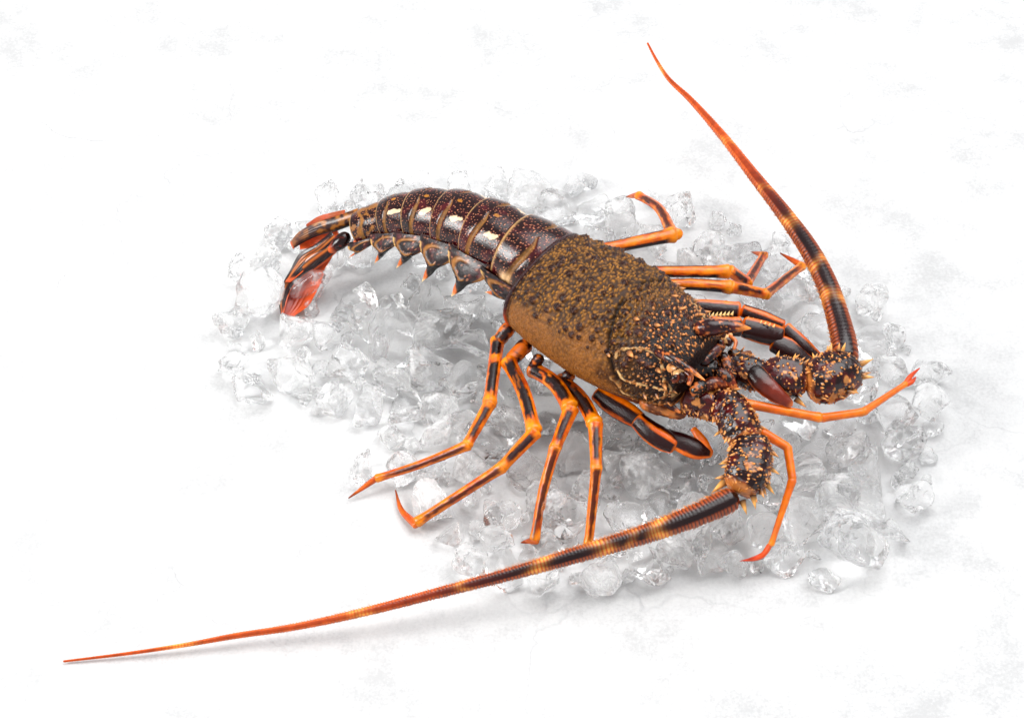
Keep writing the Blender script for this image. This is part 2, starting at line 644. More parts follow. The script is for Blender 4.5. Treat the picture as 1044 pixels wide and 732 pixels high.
def ventral():
    nu, nv = 40, 40
    s = np.linspace(0.2, 13.6, nu)
    a = np.linspace(0, 2 * math.pi, nv, endpoint=False)
    S, A = np.meshgrid(s, a, indexing='ij')
    W = interp(S, [(0, 3.0), (2.5, 3.7), (6, 4.0), (9, 3.7), (11.5, 3.1), (13.6, 1.6)])
    k = np.sqrt(np.clip(1 - ((S - 6.9) / 6.9) ** 8, 0, 1))
    V = O0 + HXS * S[..., None] + nl * (W * np.cos(A) * k)[..., None] + up * (-1.5 + 1.7 * np.sin(A) * k)[..., None]
    C = mix(lin(120, 66, 40), lin(60, 26, 22), fbm(V * 1.3, 5))
    return make('thorax_underside', V, grid_faces(nu, nv, True), M_SHELL, lob, np.c_[C.reshape(-1, 3), np.full(nu * nv, 0.35)])


ventral()
# larger free-standing spines on the front half of the carapace
rng = random.Random(12)
for (s_, t_, L_, r_) in [(9.4, 0.42, .55, .2), (9.9, -0.45, .55, .2), (10.8, 0.30, .6, .2), (11.0, -0.32, .6, .2), (11.9, 0.62, .5, .17), (12.0, -0.6, .55, .18),
                         (10.4, 0.95, .75, .26), (11.6, -1.0, .6, .2), (9.2, -0.9, .5, .2), (10.2, -1.1, .55, .2), (8.4, -1.05, .45, .18), (12.7, -0.85, .6, .18), (13.2, -.3, .45, .15),
                         (13.2, .22, .45, .15), (12.5, 0.1, .4, .14), (11.4, 0.05, .4, .15), (12.6, 1.0, .6, .2), (13.3, 1.25, .7, .2), (9.1, 1.12, .35, .16), (12.2, 1.62, .5, .17), (13.0, 1.55, .45, .15)]:
    b_ = car_point(s_, t_)
    nrm_ = nrm(b_ - (O0 + HXS * s_))
    spines('spine', [(b_, hx * 1.0 + nrm_ * 0.75, L_, r_, MAROON, PEACH)], carapace)


# ---- tubes ----
LIMBS = []


def tube(name, ctrl, mat, parent, colfn, n=60, nv=24, upv=CAM_UP, prof=None, disp=None, rough=0.25, cap0=True, cap1=True, flat=1.0, capk=1.0):
    """ctrl rows: x y z radius (cm). colfn(u, th, S, pts) -> colour"""
    c = resample(np.asarray(ctrl, float), n)
    pts, r = c[:, :3], np.maximum(c[:, 3], 0.01)
    t, sd, uv = frames(pts, upv)
    u = np.linspace(0, 1, n)
    if prof is not None:
        r = r * prof(u)
    L = np.r_[0, np.cumsum(np.linalg.norm(np.diff(pts, axis=0), axis=1))]
    rr = r.copy()
    if cap0:
        x = np.clip(L / max(r[0] * capk, 1e-3), 0, 1)
        rr = rr * np.sqrt(np.clip(1 - (1 - x) ** 2, 0.0, 1))
    if cap1:
        x = np.clip((L[-1] - L) / max(r[-1] * capk, 1e-3), 0, 1)
        rr = rr * np.sqrt(np.clip(1 - (1 - x) ** 2, 0.0, 1))
    rr = np.maximum(rr, 0.004)
    if n > 20:
        st_ = max(2, n // 40)
        LIMBS.extend((pts[i], float(rr[i])) for i in range(0, n, max(st_, int(0.6 * n / max(L[-1], 1)))))
    th = np.linspace(-math.pi, math.pi, nv, endpoint=False)
    UU, TT = np.meshgrid(u, th, indexing='ij')
    SS = np.broadcast_to(L[:, None], UU.shape)
    R = np.broadcast_to(rr[:, None], UU.shape).copy()
    base = pts[:, None, :] + R[..., None] * (sd[:, None] * np.sin(TT)[..., None] + uv[:, None] * (flat * np.cos(TT))[..., None])
    if disp is not None:
        R = R + disp(UU, TT, SS, base, R)
    V = pts[:, None, :] + R[..., None] * (sd[:, None] * np.sin(TT)[..., None] + uv[:, None] * (flat * np.cos(TT))[..., None])
    C = colfn(UU, TT, SS, base)
    if C.shape[-1] == 3:
        C = np.concatenate([C, np.full(C.shape[:2] + (1,), rough)], -1)
    return make(name, V, grid_faces(n, nv, True), mat, parent, C), pts, t, sd, uv, rr


# ------------------------------------------------------------------ tail segments
TAIL = [(576, 287, 8.3, 50), (525, 255, 9.0, 40), (491, 236.5, 8.9, 36), (459, 226, 8.3, 33), (426, 222, 7.45, 28.5), (397, 225, 6.3, 23), (367, 234, 5.0, 18)]
tail_ctrl = []
for (px, py, z, R) in TAIL:
    p = P(px, py, z)
    tail_ctrl.append([*p, R * kcm(p)])
tail_ctrl = np.array(tail_ctrl)
tl = resample(tail_ctrl, 601)
tl_t, tl_sd, tl_up = frames(tl[:, :3], up)          # tangent towards the tail; side = cross(t, up)
_d = np.r_[0, np.cumsum(np.linalg.norm(np.diff(tail_ctrl[:, :3], axis=0), axis=1))]
KN = _d / _d[-1]
print('tail len', _d[-1], 'radii', tail_ctrl[:, 3])


def tail_frame(q):
    i = np.clip(np.asarray(q) * 600, 0, 600)
    i0 = np.minimum(np.floor(i).astype(int), 599)
    f = (i - i0)[..., None]
    g = lambda a: a[i0] * (1 - f) + a[i0 + 1] * f
    # camera flank: t points to the left of the picture, so -side faces the camera
    return g(tl[:, :3]), g(tl[:, 3:4])[..., 0], -g(tl_sd) if np.dot(tl_sd[0], nl) < 0 else g(tl_sd), g(tl_up)


def tail_segment(i):
    q0, q1 = KN[i], KN[i + 1]
    nu, nv = 90, 220
    uu = np.linspace(-0.16, 1.04, nu)
    tmax = 2.0
    th = np.linspace(-tmax, tmax, nv)
    UU, TT = np.meshgrid(uu, th, indexing='ij')
    q = q0 + (q1 - q0) * uu
    q = np.clip(q, 0, 1)
    c, R, sd, uv = tail_frame(q)
    Rg = np.broadcast_to(R[:, None], UU.shape)
    aT = np.abs(TT)
    seglen = (q1 - q0) * _d[-1]
    # profile: rear edge proud, front tucked under the one before
    pr = 0.92 + 0.11 * sst(-0.1, 0.85, UU) + 0.022 * np.sin(np.clip(UU, 0, 1) * math.pi)
    pr = pr - 0.10 * sst(0.985, 1.04, UU)
    X = c[:, None] + Rg[..., None] * (sd[:, None] * np.sin(TT)[..., None] + uv[:, None] * np.cos(TT)[..., None])
    # groove slanting with angle: golden felt
    gc = 0.55 + 0.13 * sst(0.2, 1.5, aT) + 0.02 * (fbm(X * 2, 5 + i) - 0.5)
    gw = 0.055 if i else 0.045
    ga = sst(0.10, 0.28, aT) * (1 - sst(1.55, 1.75, aT))
    gw = gw * (0.35 + 0.65 * sst(0.15, 0.7, aT))
    gc = gc + 0.05 * np.exp(-((aT - 0.15) / 0.15) ** 2)
    g = np.exp(-((UU - gc) / gw) ** 2) * ga
    D = -0.10 * g * Rg / 2.3
    n = fbm(X * 1.6, 3)
    C = mix(lin(44, 8, 14), lin(88, 24, 34), sst(0.4, 0.8, n))
    AR = TT * Rg
    f1, f2, cid = worley(UU * seglen * 4.6, AR * 4.6, 31 + i)
    dsz = 0.08 + 0.11 * cid * (1.25 if i == 0 else 1.0)
    dots = (1 - sst(dsz * 0.7, dsz * 1.15, f1)) * (cid > 0.18) * (1 - sst(1.35, 1.7, aT))
    C = mix(C, lin(230, 160, 124), 0.85 * dots)
    D = D + 0.012 * dots
    gold = np.clip(1.35 * np.exp(-((UU - gc) / (gw * 1.05)) ** 4) * ga, 0, 1) * (0.75 + 0.5 * (fbm(X * 9, 8) - 0.5))
    C = mix(C, mix(lin(104, 68, 26), lin(188, 138, 60), fbm(X * 14, 77)), np.clip(gold, 0, 1))
    RO = 0.07 + 0.5 * np.clip(gold, 0, 1)
    # rear margin: dark step and a thin pale line
    ln = np.exp(-((UU - 0.985) / 0.022) ** 2)
    C = mix(C, lin(206, 168, 116), 0.75 * ln)
    # the pair of pale blotches on segments two to five
    if 1 <= i <= 4:
        for sg in (1, -1):
            du, da = (UU - 0.27) * seglen, AR - sg * 0.70 * Rg
            ang = (0.15 + 0.12 * ((i * 5) % 4)) * sg
            x1, y1 = du * math.cos(ang) + da * math.sin(ang), -du * math.sin(ang) + da * math.cos(ang)
            dd = np.sqrt((x1 / (0.42 + 0.05 * i)) ** 4 + (y1 / (0.17 + 0.025 * ((i * 3) % 4))) ** 2) + 1.7 * (fbm(X * 3.2, 50 + i) - 0.5)
            sp = 1 - sst(0.75, 1.0, dd)
            C = mix(C, lin(240, 216, 182), sp * (0.8 + 0.2 * fbm(X * 9, 4)))
        m2 = 1 - sst(0.7, 1.0, np.sqrt(((UU - 0.42) * seglen / 0.22) ** 2 + ((TT - 0.12) * Rg / 0.16) ** 2))
        C = mix(C, lin(176, 122, 48), m2)
    if i == 0:
        pale = np.exp(-(((UU - 0.72) * seglen / 0.35) ** 2 + ((TT - 1.42) * Rg / 0.35) ** 2))
        C = mix(C, lin(244, 206, 160), np.clip(1.3 * pale, 0, 1))
        C = mix(C, lin(210, 112, 50), 0.75 * sst(1.5, 1.8, TT) * np.clip(fbm(X * 2.5, 4) * 1.3, 0, 1))
    if i == 5:
        gg = sst(0.5, 0.62, fbm(X * 3.0, 99)) * (1 - sst(1.2, 1.6, aT))
        C = mix(C, lin(172, 118, 48), 0.75 * gg)
        RO = RO + 0.3 * gg
    # flank: purplish with a hooked gold line
    fl = sst(1.45, 1.7, aT)
    C = mix(C, mix(lin(80, 34, 44), lin(150, 92, 92), sst(0.45, 0.7, fbm(X * 4, 60))), 0.6 * fl)
    V = c[:, None] + (Rg * pr + D)[..., None] * (sd[:, None] * np.sin(TT)[..., None] + uv[:, None] * np.cos(TT)[..., None])
    o = make('tail_segment', V, grid_faces(nu, nv), M_SHELL, lob, np.concatenate([C, RO[..., None]], -1))
    # small joint knob on each side
    for sg in (1, -1):
        cc, RR, s2, u2 = tail_frame(np.array([min(q1, 1)]))
        kp = cc[0] + RR[0] * 1.04 * (s2[0] * math.sin(1.62) * sg + u2[0] * math.cos(1.62))
        kn = [[*(kp - s2[0] * 0.25 * sg), 0.16], [*(kp + s2[0] * 0.12 * sg), 0.2]]
        tube('joint_knob', kn, M_SHELL, o, lambda u_, t_, s_, b_: mix(lin(120, 34, 22), lin(232, 120, 60), sst(0.5, 0.95, u_)), n=10, nv=12, upv=up, rough=0.12)
    return o


seg_objs = [tail_segment(i) for i in range(6)]

PLEURA = [(495, 298, 2.5, 0.9), (460.5, 302, 3.3, 1.0), (430.5, 287, 3.3, 1.0), (404.5, 273, 3.0, 1.0), (382, 268.5, 2.75, 1.0), (356, 262.5, 2.35, 0.95)]


def pleuron(i, sg):
    q0, q1 = KN[i], KN[i + 1]
    qm = q0 + (q1 - q0) * 0.60
    c, R, sd, uv = [a[0] for a in tail_frame(np.array([qm]))]
    tpx, tpy, dz, ws = PLEURA[i]
    tip = P(tpx, tpy, c[2] - dz)
    tg = -nrm(np.cross(uv, sd)) if np.dot(np.cross(uv, sd), hx) > 0 else nrm(np.cross(uv, sd))  # towards the tail
    top = c + R * 1.0 * (sd * math.sin(1.5) + uv * math.cos(1.5))
    rel = tip - c
    a, b, d = rel @ tg, rel @ sd, rel @ uv
    tip_l = np.array([a, b, d])
    top_l = np.array([(top - c) @ tg, (top - c) @ sd, (top - c) @ uv])
    mid_l = 0.5 * (tip_l + top_l) + np.array([-0.12, 0.28, 0.0])
    axis = resample(np.array([top_l, mid_l, tip_l]), 46)
    v = np.linspace(0, 1, 46)
    Ls = (q1 - q0) * _d[-1]
    wf = interp(v, [(0, 0.66), (0.15, 0.62), (0.30, 0.52), (0.44, 0.32), (0.54, 0.19), (0.78, 0.11), (1, 0.01)]) * Ls * ws
    x = np.linspace(-1, 1, 30)
    VV, XX = np.meshgrid(v, x, indexing='ij')
    # outline: rear edge (x=+1) bulges, front edge (x=-1) cut away towards the tip
    W = wf[:, None] * np.ones_like(XX)
    if i in (1, 2, 3):
        W = W + (XX > 0) * 0.07 * np.abs(np.sin(VV * 34)) * sst(0.12, 0.2, VV) * (1 - sst(0.55, 0.62, VV))
    shift = -0.10 * np.sin(VV * math.pi) * Ls
    ring = []
    th_ = 0.13 * (1 - 0.8 * VV) + 0.02
    bul = th_ * np.sqrt(np.clip(1 - XX ** 2, 0, 1)) + 0.22 * (1 - XX ** 2) * np.sin(np.clip(VV * 1.2, 0, 1) * math.pi)
    pos = axis[:, None, :] + np.stack([XX * W + shift, bul, 0 * XX], -1)
    # relief: rounded hollow with a hooked ridge
    ax_ = np.arctan2((VV - 0.34) * 3.1, XX + 0.05 * i)
    hr = np.abs(np.hypot(XX - 0.05, (VV - 0.27) * 3.4) - 0.60 - 0.25 * (fbm(np.stack([XX * 2 + i, VV * 4, 0 * VV], -1), 44 + i) - 0.5))
    ridge = (1 - sst(0.04, 0.15, hr)) * (VV < 0.52) * sst(-1.9, -1.2, ax_) * (1 - sst(1.9, 2.4, ax_))
    edge = sst(0.74, 0.88, -XX) * (VV < 0.54) * sst(0.02, 0.12, VV)
    pos[..., 1] += 0.06 * ridge + 0.05 * edge + 0.05 * (fbm(pos * 4, 91) - 0.5)
    back = pos.copy()
    back[..., 1] = axis[:, None, 1] - th_ * np.sqrt(np.clip(1 - XX ** 2, 0, 1)) * 0.6
    pos[..., 1] *= 1
    nz = fbm(pos * 3.0 + i * 7, 12)
    C = mix(lin(36, 8, 14), lin(104, 44, 46), sst(0.5, 0.8, nz))
    pd = worley(XX * 4.5 + i, VV * 9, 61 + i)
    C = mix(C, lin(226, 160, 124), 0.7 * (1 - sst(0.1, 0.22, pd[0])) * (pd[2] > 0.4))
    C = mix(C, lin(176, 122, 52), 0.85 * np.clip(ridge + 0.9 * edge, 0, 1))
    spike = sst(0.44, 0.52, VV - 0.08 * XX)
    C = mix(C, lin(26, 9, 12), spike)
    tipc = sst(0.70, 0.82, VV + 0.16 * XX)
    C = mix(C, mix(lin(232, 130, 60), lin(252, 226, 180), sst(0.85, 1, VV)), tipc)
    ser = sst(0.8, 0.95, XX) * (VV < 0.6) * (VV > 0.12)
    C = mix(C, lin(240, 196, 130), 0.85 * ser)
    RO = 0.26 + 0 * VV
    Cb = mix(lin(70, 24, 24), lin(190, 92, 44), sst(0.6, 1, VV))
    world = lambda L3: c + L3[..., 0:1] * tg + (sg * L3[..., 1:2]) * sd + L3[..., 2:3] * uv
    V = np.concatenate([world(pos).reshape(-1, 3), world(back).reshape(-1, 3)])
    F = np.concatenate([grid_faces(46, 30), grid_faces(46, 30, off=46 * 30)[:, ::-1]])
    CC = np.concatenate([np.concatenate([C, RO[..., None]], -1).reshape(-1, 4), np.concatenate([Cb, RO[..., None]], -1).reshape(-1, 4)])
    return make('pleuron', V, F, M_SHELL, seg_objs[i], CC)


for i in range(6):
    pleuron(i, 1)
    pleuron(i, -1)

# dark belly under the tail
c_, R_, sd_, uv_ = tail_frame(np.linspace(0.02, 0.98, 40))
belly = np.c_[c_ - uv_ * (R_ * 0.55)[:, None], R_ * 0.78]
tube('tail_underside', belly, M_SHELL, lob, lambda u, t, s, b: mix(lin(70, 28, 24), lin(150, 84, 50), 0.5 * fbm(b * 2, 3)), n=50, nv=28, upv=up, rough=0.3, flat=0.62)


# ------------------------------------------------------------------ tail fan
def plate(name, left, right, parent, colfn, bulge=0.25, thick=0.07, nu=60, nv=36, mat=None, roll=0.0, tipround=0.35):
    """a thin curved lobe lofted between two edge curves (px, py, z)"""
    A = resample(PP(left), nu)
    B = resample(PP(right), nu)
    v = np.linspace(0, 1, nv)
    u = np.linspace(0, 1, nu)
    UU, VV = np.meshgrid(u, v, indexing='ij')
    mid = 0.5 * (A + B)
    nrmv = nrm(np.cross(np.gradient(mid, axis=0), B - A))
    if nrmv[nu // 2] @ np.array([0, -0.7, 0.7]) < 0:
        nrmv = -nrmv
    wdt = np.linalg.norm(B - A, axis=1)
    S = A[:, None] * (1 - VV)[..., None] + B[:, None] * VV[..., None]
    arch = bulge * 4 * VV * (1 - VV) * wdt[:, None]
    arch = arch + 0.02 * np.sin(VV * 40) * sst(0.35, 0.7, UU) * 1.0
    T = S + nrmv[:, None] * arch[..., None]
    th = thick * (1 - 0.6 * UU) * np.sqrt(np.clip(1 - (2 * VV - 1) ** 2, 0, 1)) + 0.008
    top = T + nrmv[:, None] * th[..., None]
    bot = T - nrmv[:, None] * th[..., None]
    Ct, Cb = colfn(UU, VV, T)
    Vv = np.concatenate([top.reshape(-1, 3), bot.reshape(-1, 3)])
    n0 = nu * nv
    F = [grid_faces(nu, nv), grid_faces(nu, nv, off=n0)[:, ::-1]]
    g = np.arange(n0).reshape(nu, nv)
    for e in (g[-1], g[0], g[:, 0], g[:, -1]):
        F.append(np.stack([e[:-1], e[1:], e[1:] + n0, e[:-1] + n0], -1))
    return make(name, Vv, np.concatenate(F), mat or M_FAN, parent, np.concatenate([Ct.reshape(-1, 4), Cb.reshape(-1, 4)]))


def rgba(C, r):
    return np.concatenate([C, np.broadcast_to(np.asarray(r, float), C.shape[:-1])[..., None]], -1)


def col_telson(U_, V_, X):
    n = fbm(X * 3.0, 71)
    C = mix(lin(60, 24, 22), lin(168, 112, 48), sst(0.38, 0.6, n))
    C = mix(C, lin(120, 62, 40), 0.4 * sst(0.5, 0.9, U_))
    C = mix(C, lin(40, 18, 20), 0.8 * sst(0.72, 0.9, V_))
    C = mix(C, lin(226, 110, 44), sst(0.965, 0.995, U_))
    Cb = mix(lin(190, 66, 26), lin(240, 130, 60), fbm(X * 2, 5))
    return rgba(C, 0.3), rgba(Cb, 0.3)


def col_uropod(U_, V_, X, d0=0.74):
    n = fbm(X * 4.0, 72)
    base = mix(lin(34, 12, 14), lin(60, 24, 26), n)
    stripe = np.exp(-((V_ - 0.46 - 0.05 * np.sin(U_ * 5)) / 0.085) ** 2) + 0.9 * np.exp(-((V_ - 0.30) / 0.05) ** 2) * sst(0.05, 0.2, U_)
    C = mix(base, mix(lin(214, 104, 40), lin(196, 140, 74), n), np.clip(stripe, 0, 1) * 0.9)
    C = mix(C, lin(230, 108, 40), sst(0.9, 0.97, V_))
    dist = sst(d0, d0 + 0.1, U_ + 0.10 * V_)
    mem = mix(lin(214, 88, 38), lin(238, 136, 84), fbm(np.stack([V_ * 26, U_ * 3, 0 * U_], -1), 3))
    mem = mix(mem, lin(70, 20, 18), 0.8 * (1 - sst(0.04, 0.14, V_)))
    C = mix(C, mem, dist)
    Cb = mix(lin(186, 60, 26), lin(236, 120, 60), fbm(X * 2, 5))
    return rgba(C, 0.16 + 0.2 * dist), rgba(Cb, 0.3)


# telson, the far lobes behind it, and the near lobes hanging to the ice
plate('telson', [(366, 212, 6.4), (344, 220, 5.6), (320, 228, 4.7), (303, 238, 3.9), (296, 247, 3.3)],
      [(356, 231, 5.0), (342, 236, 4.5), (326, 240, 3.9), (312, 246, 3.4), (299, 254, 3.0)], lob, col_telson, 0.14, 0.1)
plate('uropod', [(344, 235, 4.4), (332, 238, 3.9), (318, 242, 3.4), (305, 249, 2.9)], [(346, 245, 3.6), (334, 250, 3.1), (321, 252, 2.7), (306, 254.5, 2.5)], lob,
      lambda a, b, x: (rgba(mix(lin(200, 70, 28), lin(246, 134, 60), fbm(x * 2, 6)), 0.3), rgba(mix(lin(200, 70, 28), lin(240, 130, 60), fbm(x * 2, 6)), 0.3)), -0.1, 0.05)
plate('uropod', [(352, 214, 6.2), (338, 217, 5.4), (324, 221, 4.8), (312, 229, 4.2)], [(352, 222, 5.4), (338, 226, 4.8), (324, 229, 4.3), (313, 233, 3.9)], lob,
      lambda a, b, x: (rgba(mix(lin(214, 90, 30), lin(150, 90, 40), fbm(x * 2, 6)), 0.3), rgba(mix(lin(200, 70, 28), lin(240, 130, 60), fbm(x * 2, 6)), 0.3)), 0.1, 0.05)
plate('uropod', [(338, 236, 5.0), (320, 250, 4.2), (305, 259, 3.5), (297, 273, 2.6), (290, 288, 1.9)], [(346, 246, 4.5), (334, 256, 3.9), (322, 265, 3.2), (310, 276, 2.6), (296, 288, 2.0)], lob, lambda a, b, x: col_uropod(a, b, x, 0.93), 0.12, 0.08)
plate('uropod', [(340, 243, 4.6), (312, 258, 3.5), (297, 274, 2.4), (288, 290, 1.5), (284, 305, 1.0), (286, 321, 0.6)],
      [(350, 251, 4.2), (337, 263, 3.4), (320, 276, 2.5), (305, 287, 1.8), (295, 300, 1.2), (289, 321, 0.6)], lob, lambda a, b, x: col_uropod(a, b, x, 0.97), 0.2, 0.1)
plate('uropod', [(330, 262, 3.2), (312, 276, 2.2), (300, 287, 1.6), (293, 300, 1.0), (290, 312, 0.7), (288, 322, 0.5)],
      [(339, 262, 3.0), (331, 275, 2.3), (327, 286, 1.8), (322, 299, 1.3), (314, 312, 0.9), (299, 323, 0.5)], lob,
      lambda a, b, x: (rgba(mix(lin(150, 44, 18), lin(236, 112, 52), sst(0.1, 0.9, b) * 0.8 + 0.3 * fbm(x * 3, 6) - 0.1), 0.3), rgba(mix(lin(200, 70, 28), lin(240, 130, 60), fbm(x * 2, 6)), 0.3)), -0.18, 0.05)
tube('uropod_base', [[*P(356, 238, 5.0), 0.35], [*P(348, 246, 4.5), 0.55], [*P(334, 257, 3.8), 0.25]], M_SHELL, lob,
     lambda u, t, s, b: mix(mix(lin(40, 8, 10), lin(130, 44, 28), sst(0.45, 0.7, fbm(b * 2.5, 4))), lin(220, 110, 46), sst(0.66, 0.9, u)), n=24, nv=20, rough=0.1)


# ------------------------------------------------------------------ legs
def leg_col(kind, side, seed):
    def f(u, t, s, b):
        n = fbm(b * 2.2, seed)
        stk = fbm(np.stack([np.cos(t) * 5, np.sin(t) * 5, s * 0.7], -1), seed + 5)
        C = mix(lin(246, 152, 56), lin(206, 88, 18), sst(0.35, 0.7, 0.5 * n + 0.5 * stk))
        C = mix(C, lin(120, 48, 16), 0.55 * sst(0.60, 0.72, stk))
        C = mix(C, lin(246, 176, 96), 0.5 * sst(0.86, 0.95, u) + 0.4 * (1 - sst(0.03, 0.1, u)))
        wob = 0.5 * (fbm(b * 2.2, seed + 3) - 0.5) + 0.9 * (stk - 0.5)
        if kind == 'merus':
            if side > 0:
                a = np.abs(t - 0.1)
                m = (1 - sst(0.62, 0.85, a + wob)) * (sst(0.06, 0.12, u + 0.1 * wob) - (sst(0.27, 0.32, u + wob * 0.4) - sst(0.34, 0.42, u + 0.4 * wob)) * (0.35 + 0.65 * (seed % 20 == 10)) - sst(0.80, 0.88, u + 0.3 * wob))
                C = mix(C, lin(36, 7, 10), np.clip(m, 0, 1))
                C = mix(C, lin(48, 12, 16), 0.8 * (1 - sst(0.3, 0.6, np.abs(np.abs(t) - 2.4))))
            else:
                m = (1 - sst(0.4, 0.6, np.abs(t - 1.15) + wob)) * (1 - sst(0.84, 0.92, u))
                m2 = (1 - sst(0.22, 0.36, np.abs(t + 1.3) + wob)) * (1 - sst(0.8, 0.9, u))
                C = mix(C, lin(44, 12, 14), np.clip(m + 0.8 * m2, 0, 1))
        elif kind == 'carpus':
            m = (1 - sst(0.35, 0.6, np.abs(t) + wob)) * (sst(0.12, 0.22, u) - sst(0.75, 0.88, u))
            C = mix(C, lin(56, 14, 16), np.clip(m, 0, 1))
        elif kind == 'propodus':
            m = (1 - sst(0.35, 0.62, np.abs(t + 0.15) + wob * 1.3)) * (1 - sst(0.75, 1.0, u + 0.5 * wob)) * sst(0.02, 0.08, u)
            C = mix(C, lin(66, 16, 14), 0.9 * np.clip(m, 0, 1))
        else:
            C = mix(C, lin(186, 78, 24), 0.6)
            C = mix(C, lin(110, 44, 18), sst(0.55, 1, u) * 0.8)
        return C
    return f


def joint(u):
    return 1 + 0.20 * np.exp(-(u / 0.10) ** 2) + 0.26 * np.exp(-((1 - u) / 0.09) ** 2)


def leg(label, pts, rad, side, seed, kinds=('merus', 'carpus', 'propodus', 'dactyl'), bend=None):
    W3 = PP(pts)
    first = None
    for k, kind in enumerate(kinds):
        a, b = W3[k], W3[k + 1]
        d = b - a
        r0, r1 = rad[k], (list(rad) + [1.0])[k + 1]
        m = 0.5 * (a + b)
        if bend and kind in bend:
            bx, by = bend[kind]
            m = m + _r * bx * kcm(m) + _u * by * kcm(m)
        rr = [r0 * kcm(a), 0.5 * (r0 + r1) * kcm(m), r1 * kcm(b)]
        if kind == 'dactyl':
            rr[2] = 0.04
            rr[1] = 0.6 * rr[0]
        a2 = a - nrm(d) * (0.30 if k else 0)
        b = b + nrm(d) * (0.08 if kind != 'dactyl' else 0)
        ctrl = [[*a2, rr[0]], [*m, rr[1]], [*b, rr[2]]]
        nm = 'walking_leg' if k == 0 else kind
        o = tube(nm, ctrl, M_LEG, lob if k == 0 else first, leg_col(kind, side, seed + k), n=64, nv=24, prof=joint if kind != 'dactyl' else None,
                 rough=0.14, flat=0.86, capk=0.55,
                 disp=lambda u, t, s, b_, R: R * 0.05 * (fbm(b_ * 2.5, seed) - 0.5) - R * 0.10 * np.exp(-((np.abs(t) - 0.95) / 0.22) ** 2) * (u > 0.08) * (u < 0.92))[0]
        if k == 0:
            first = o
            if label:
                tag(o, label)
            # hip piece into the body
    return first


def hip(leg_o, p0, p1, r):
    a, b = P(*p0), P(*p1)
    tube('hip', [[*a, r * kcm(a)], [*b, r * 0.8 * kcm(b)]], M_LEG, leg_o,
         lambda u, t, s, x: mix(lin(226, 130, 64), lin(46, 12, 14), sst(0.42, 0.55, fbm(x * 2.2, 9))), n=24, nv=20, rough=0.25)


lA = leg('rear walking leg stretched left with a straight claw', [(508, 344, 5.6), (499, 412, 5.2), (476, 454, 4.0), (383, 488, 1.1), (355, 508, 0.3)], [7.0, 6.6, 5.2, 3.7], 1, 10, bend={'propodus': (0, -2)})
hip(lA, (522, 330, 6.6), (507, 350, 5.6), 8.5)
lB = leg('walking leg with its claw curled back on the table', [(517, 366, 5.6), (545, 441, 5.6), (511, 477, 4.4), (424, 533, 0.75), (403, 499, 0.5)], [7.6, 7.4, 5.6, 4.8], 1, 20, bend={'dactyl': (-4, -4), 'merus': (3, 3)})
hip(lB, (540, 348, 6.0), (518, 370, 5.5), 9.0)
lC = leg('walking leg with a short hooked foot', [(541, 375, 5.4), (582, 417, 6.0), (566, 457, 4.9), (545, 551, 0.8), (531, 553, 0.35)], [8.2, 8.2, 5.8, 4.6], 1, 30, bend={'merus': (4, 5), 'propodus': (-2, 2)})
hip(lC, (552, 362, 6.6), (541, 378, 5.4), 6.5)
lD = leg('walking leg whose foot passes behind the low antenna', [(568, 386, 5.2), (607, 433, 6.0), (608, 478, 4.8), (600, 555, 1.2), (597, 568, 0.4)], [7.8, 7.8, 5.6, 4.6], 1, 40, bend={'merus': (4, 4)})
hip(lD, (585, 380, 6.0), (569, 390, 5.2), 7.5)
lE = leg('far rear leg bent back in a V', [(600, 257, 6.6), (689, 239, 6.2), (684, 237, 5.0), (650, 199, 3.2), (638, 201, 2.2)], [6.0, 7.4, 6.2, 4.0], -1, 50, bend={'propodus': (5, 5)})
lF = leg(None, [(640, 277, 6.4), (745, 277, 6.3), (762, 288, 4.9), (779, 260, 3.7), (766, 257, 3.0)], [5.6, 6.6, 5.4, 4.0], -1, 60)
lG = leg(None, [(662, 291, 6.2), (747, 293, 6.2), (781, 300, 5.2), (818, 271, 3.6), (795, 258, 3.2)], [5.6, 6.6, 5.2, 4.2], -1, 70, bend={'merus': (0, 2)})


def panel_col(stripes, seed):
    """dark wet panels between orange ridges: stripes = (angle, half-width)"""
    def f(u, t, s, b):
        n = fbm(b * 3, seed)
        C = mix(lin(40, 8, 12), lin(62, 18, 20), n)
        m = 0
        for a, wd in stripes:
            m = np.maximum(m, 1 - sst(wd * 0.6, wd, np.abs(np.angle(np.exp(1j * (t - a)))) + 0.5 * (fbm(np.stack([np.cos(t) * 4, np.sin(t) * 4, s * 0.8], -1), seed) - 0.5)))
        m = np.maximum(m, np.maximum(1 - sst(0.03, 0.07, u), sst(0.93, 0.97, u)))
        return mix(C, mix(lin(240, 150, 74), lin(222, 96, 30), n), m)
    return f


def front_leg(pieces, seed, label=None):
    first = None
    for k, (nm, pts, stripes) in enumerate(pieces):
        ctrl = [[*P(x, y, z), r * kcm(P(x, y, z))] for x, y, z, r in pts]
        o = tube(nm if k else 'walking_leg', ctrl, M_LEG, first or lob, panel_col(stripes, seed + k), n=56, nv=40, rough=0.1, flat=0.62, capk=0.45,
                 disp=lambda u, t, s, b_, R, st=stripes: sum(0.10 * R * np.exp(-((np.angle(np.exp(1j * (t - a_)))) / (w_ * 0.8)) ** 2) for a_, w_ in st if w_ < 2) + 0.05 * R * (fbm(b_ * 3, 7) - 0.5),
                 prof=lambda u: 1 + 0.12 * np.exp(-(u / 0.08) ** 2) + 0.14 * np.exp(-((1 - u) / 0.08) ** 2))[0]
        first = first or o
    if label:
        tag(first, label)
    return first


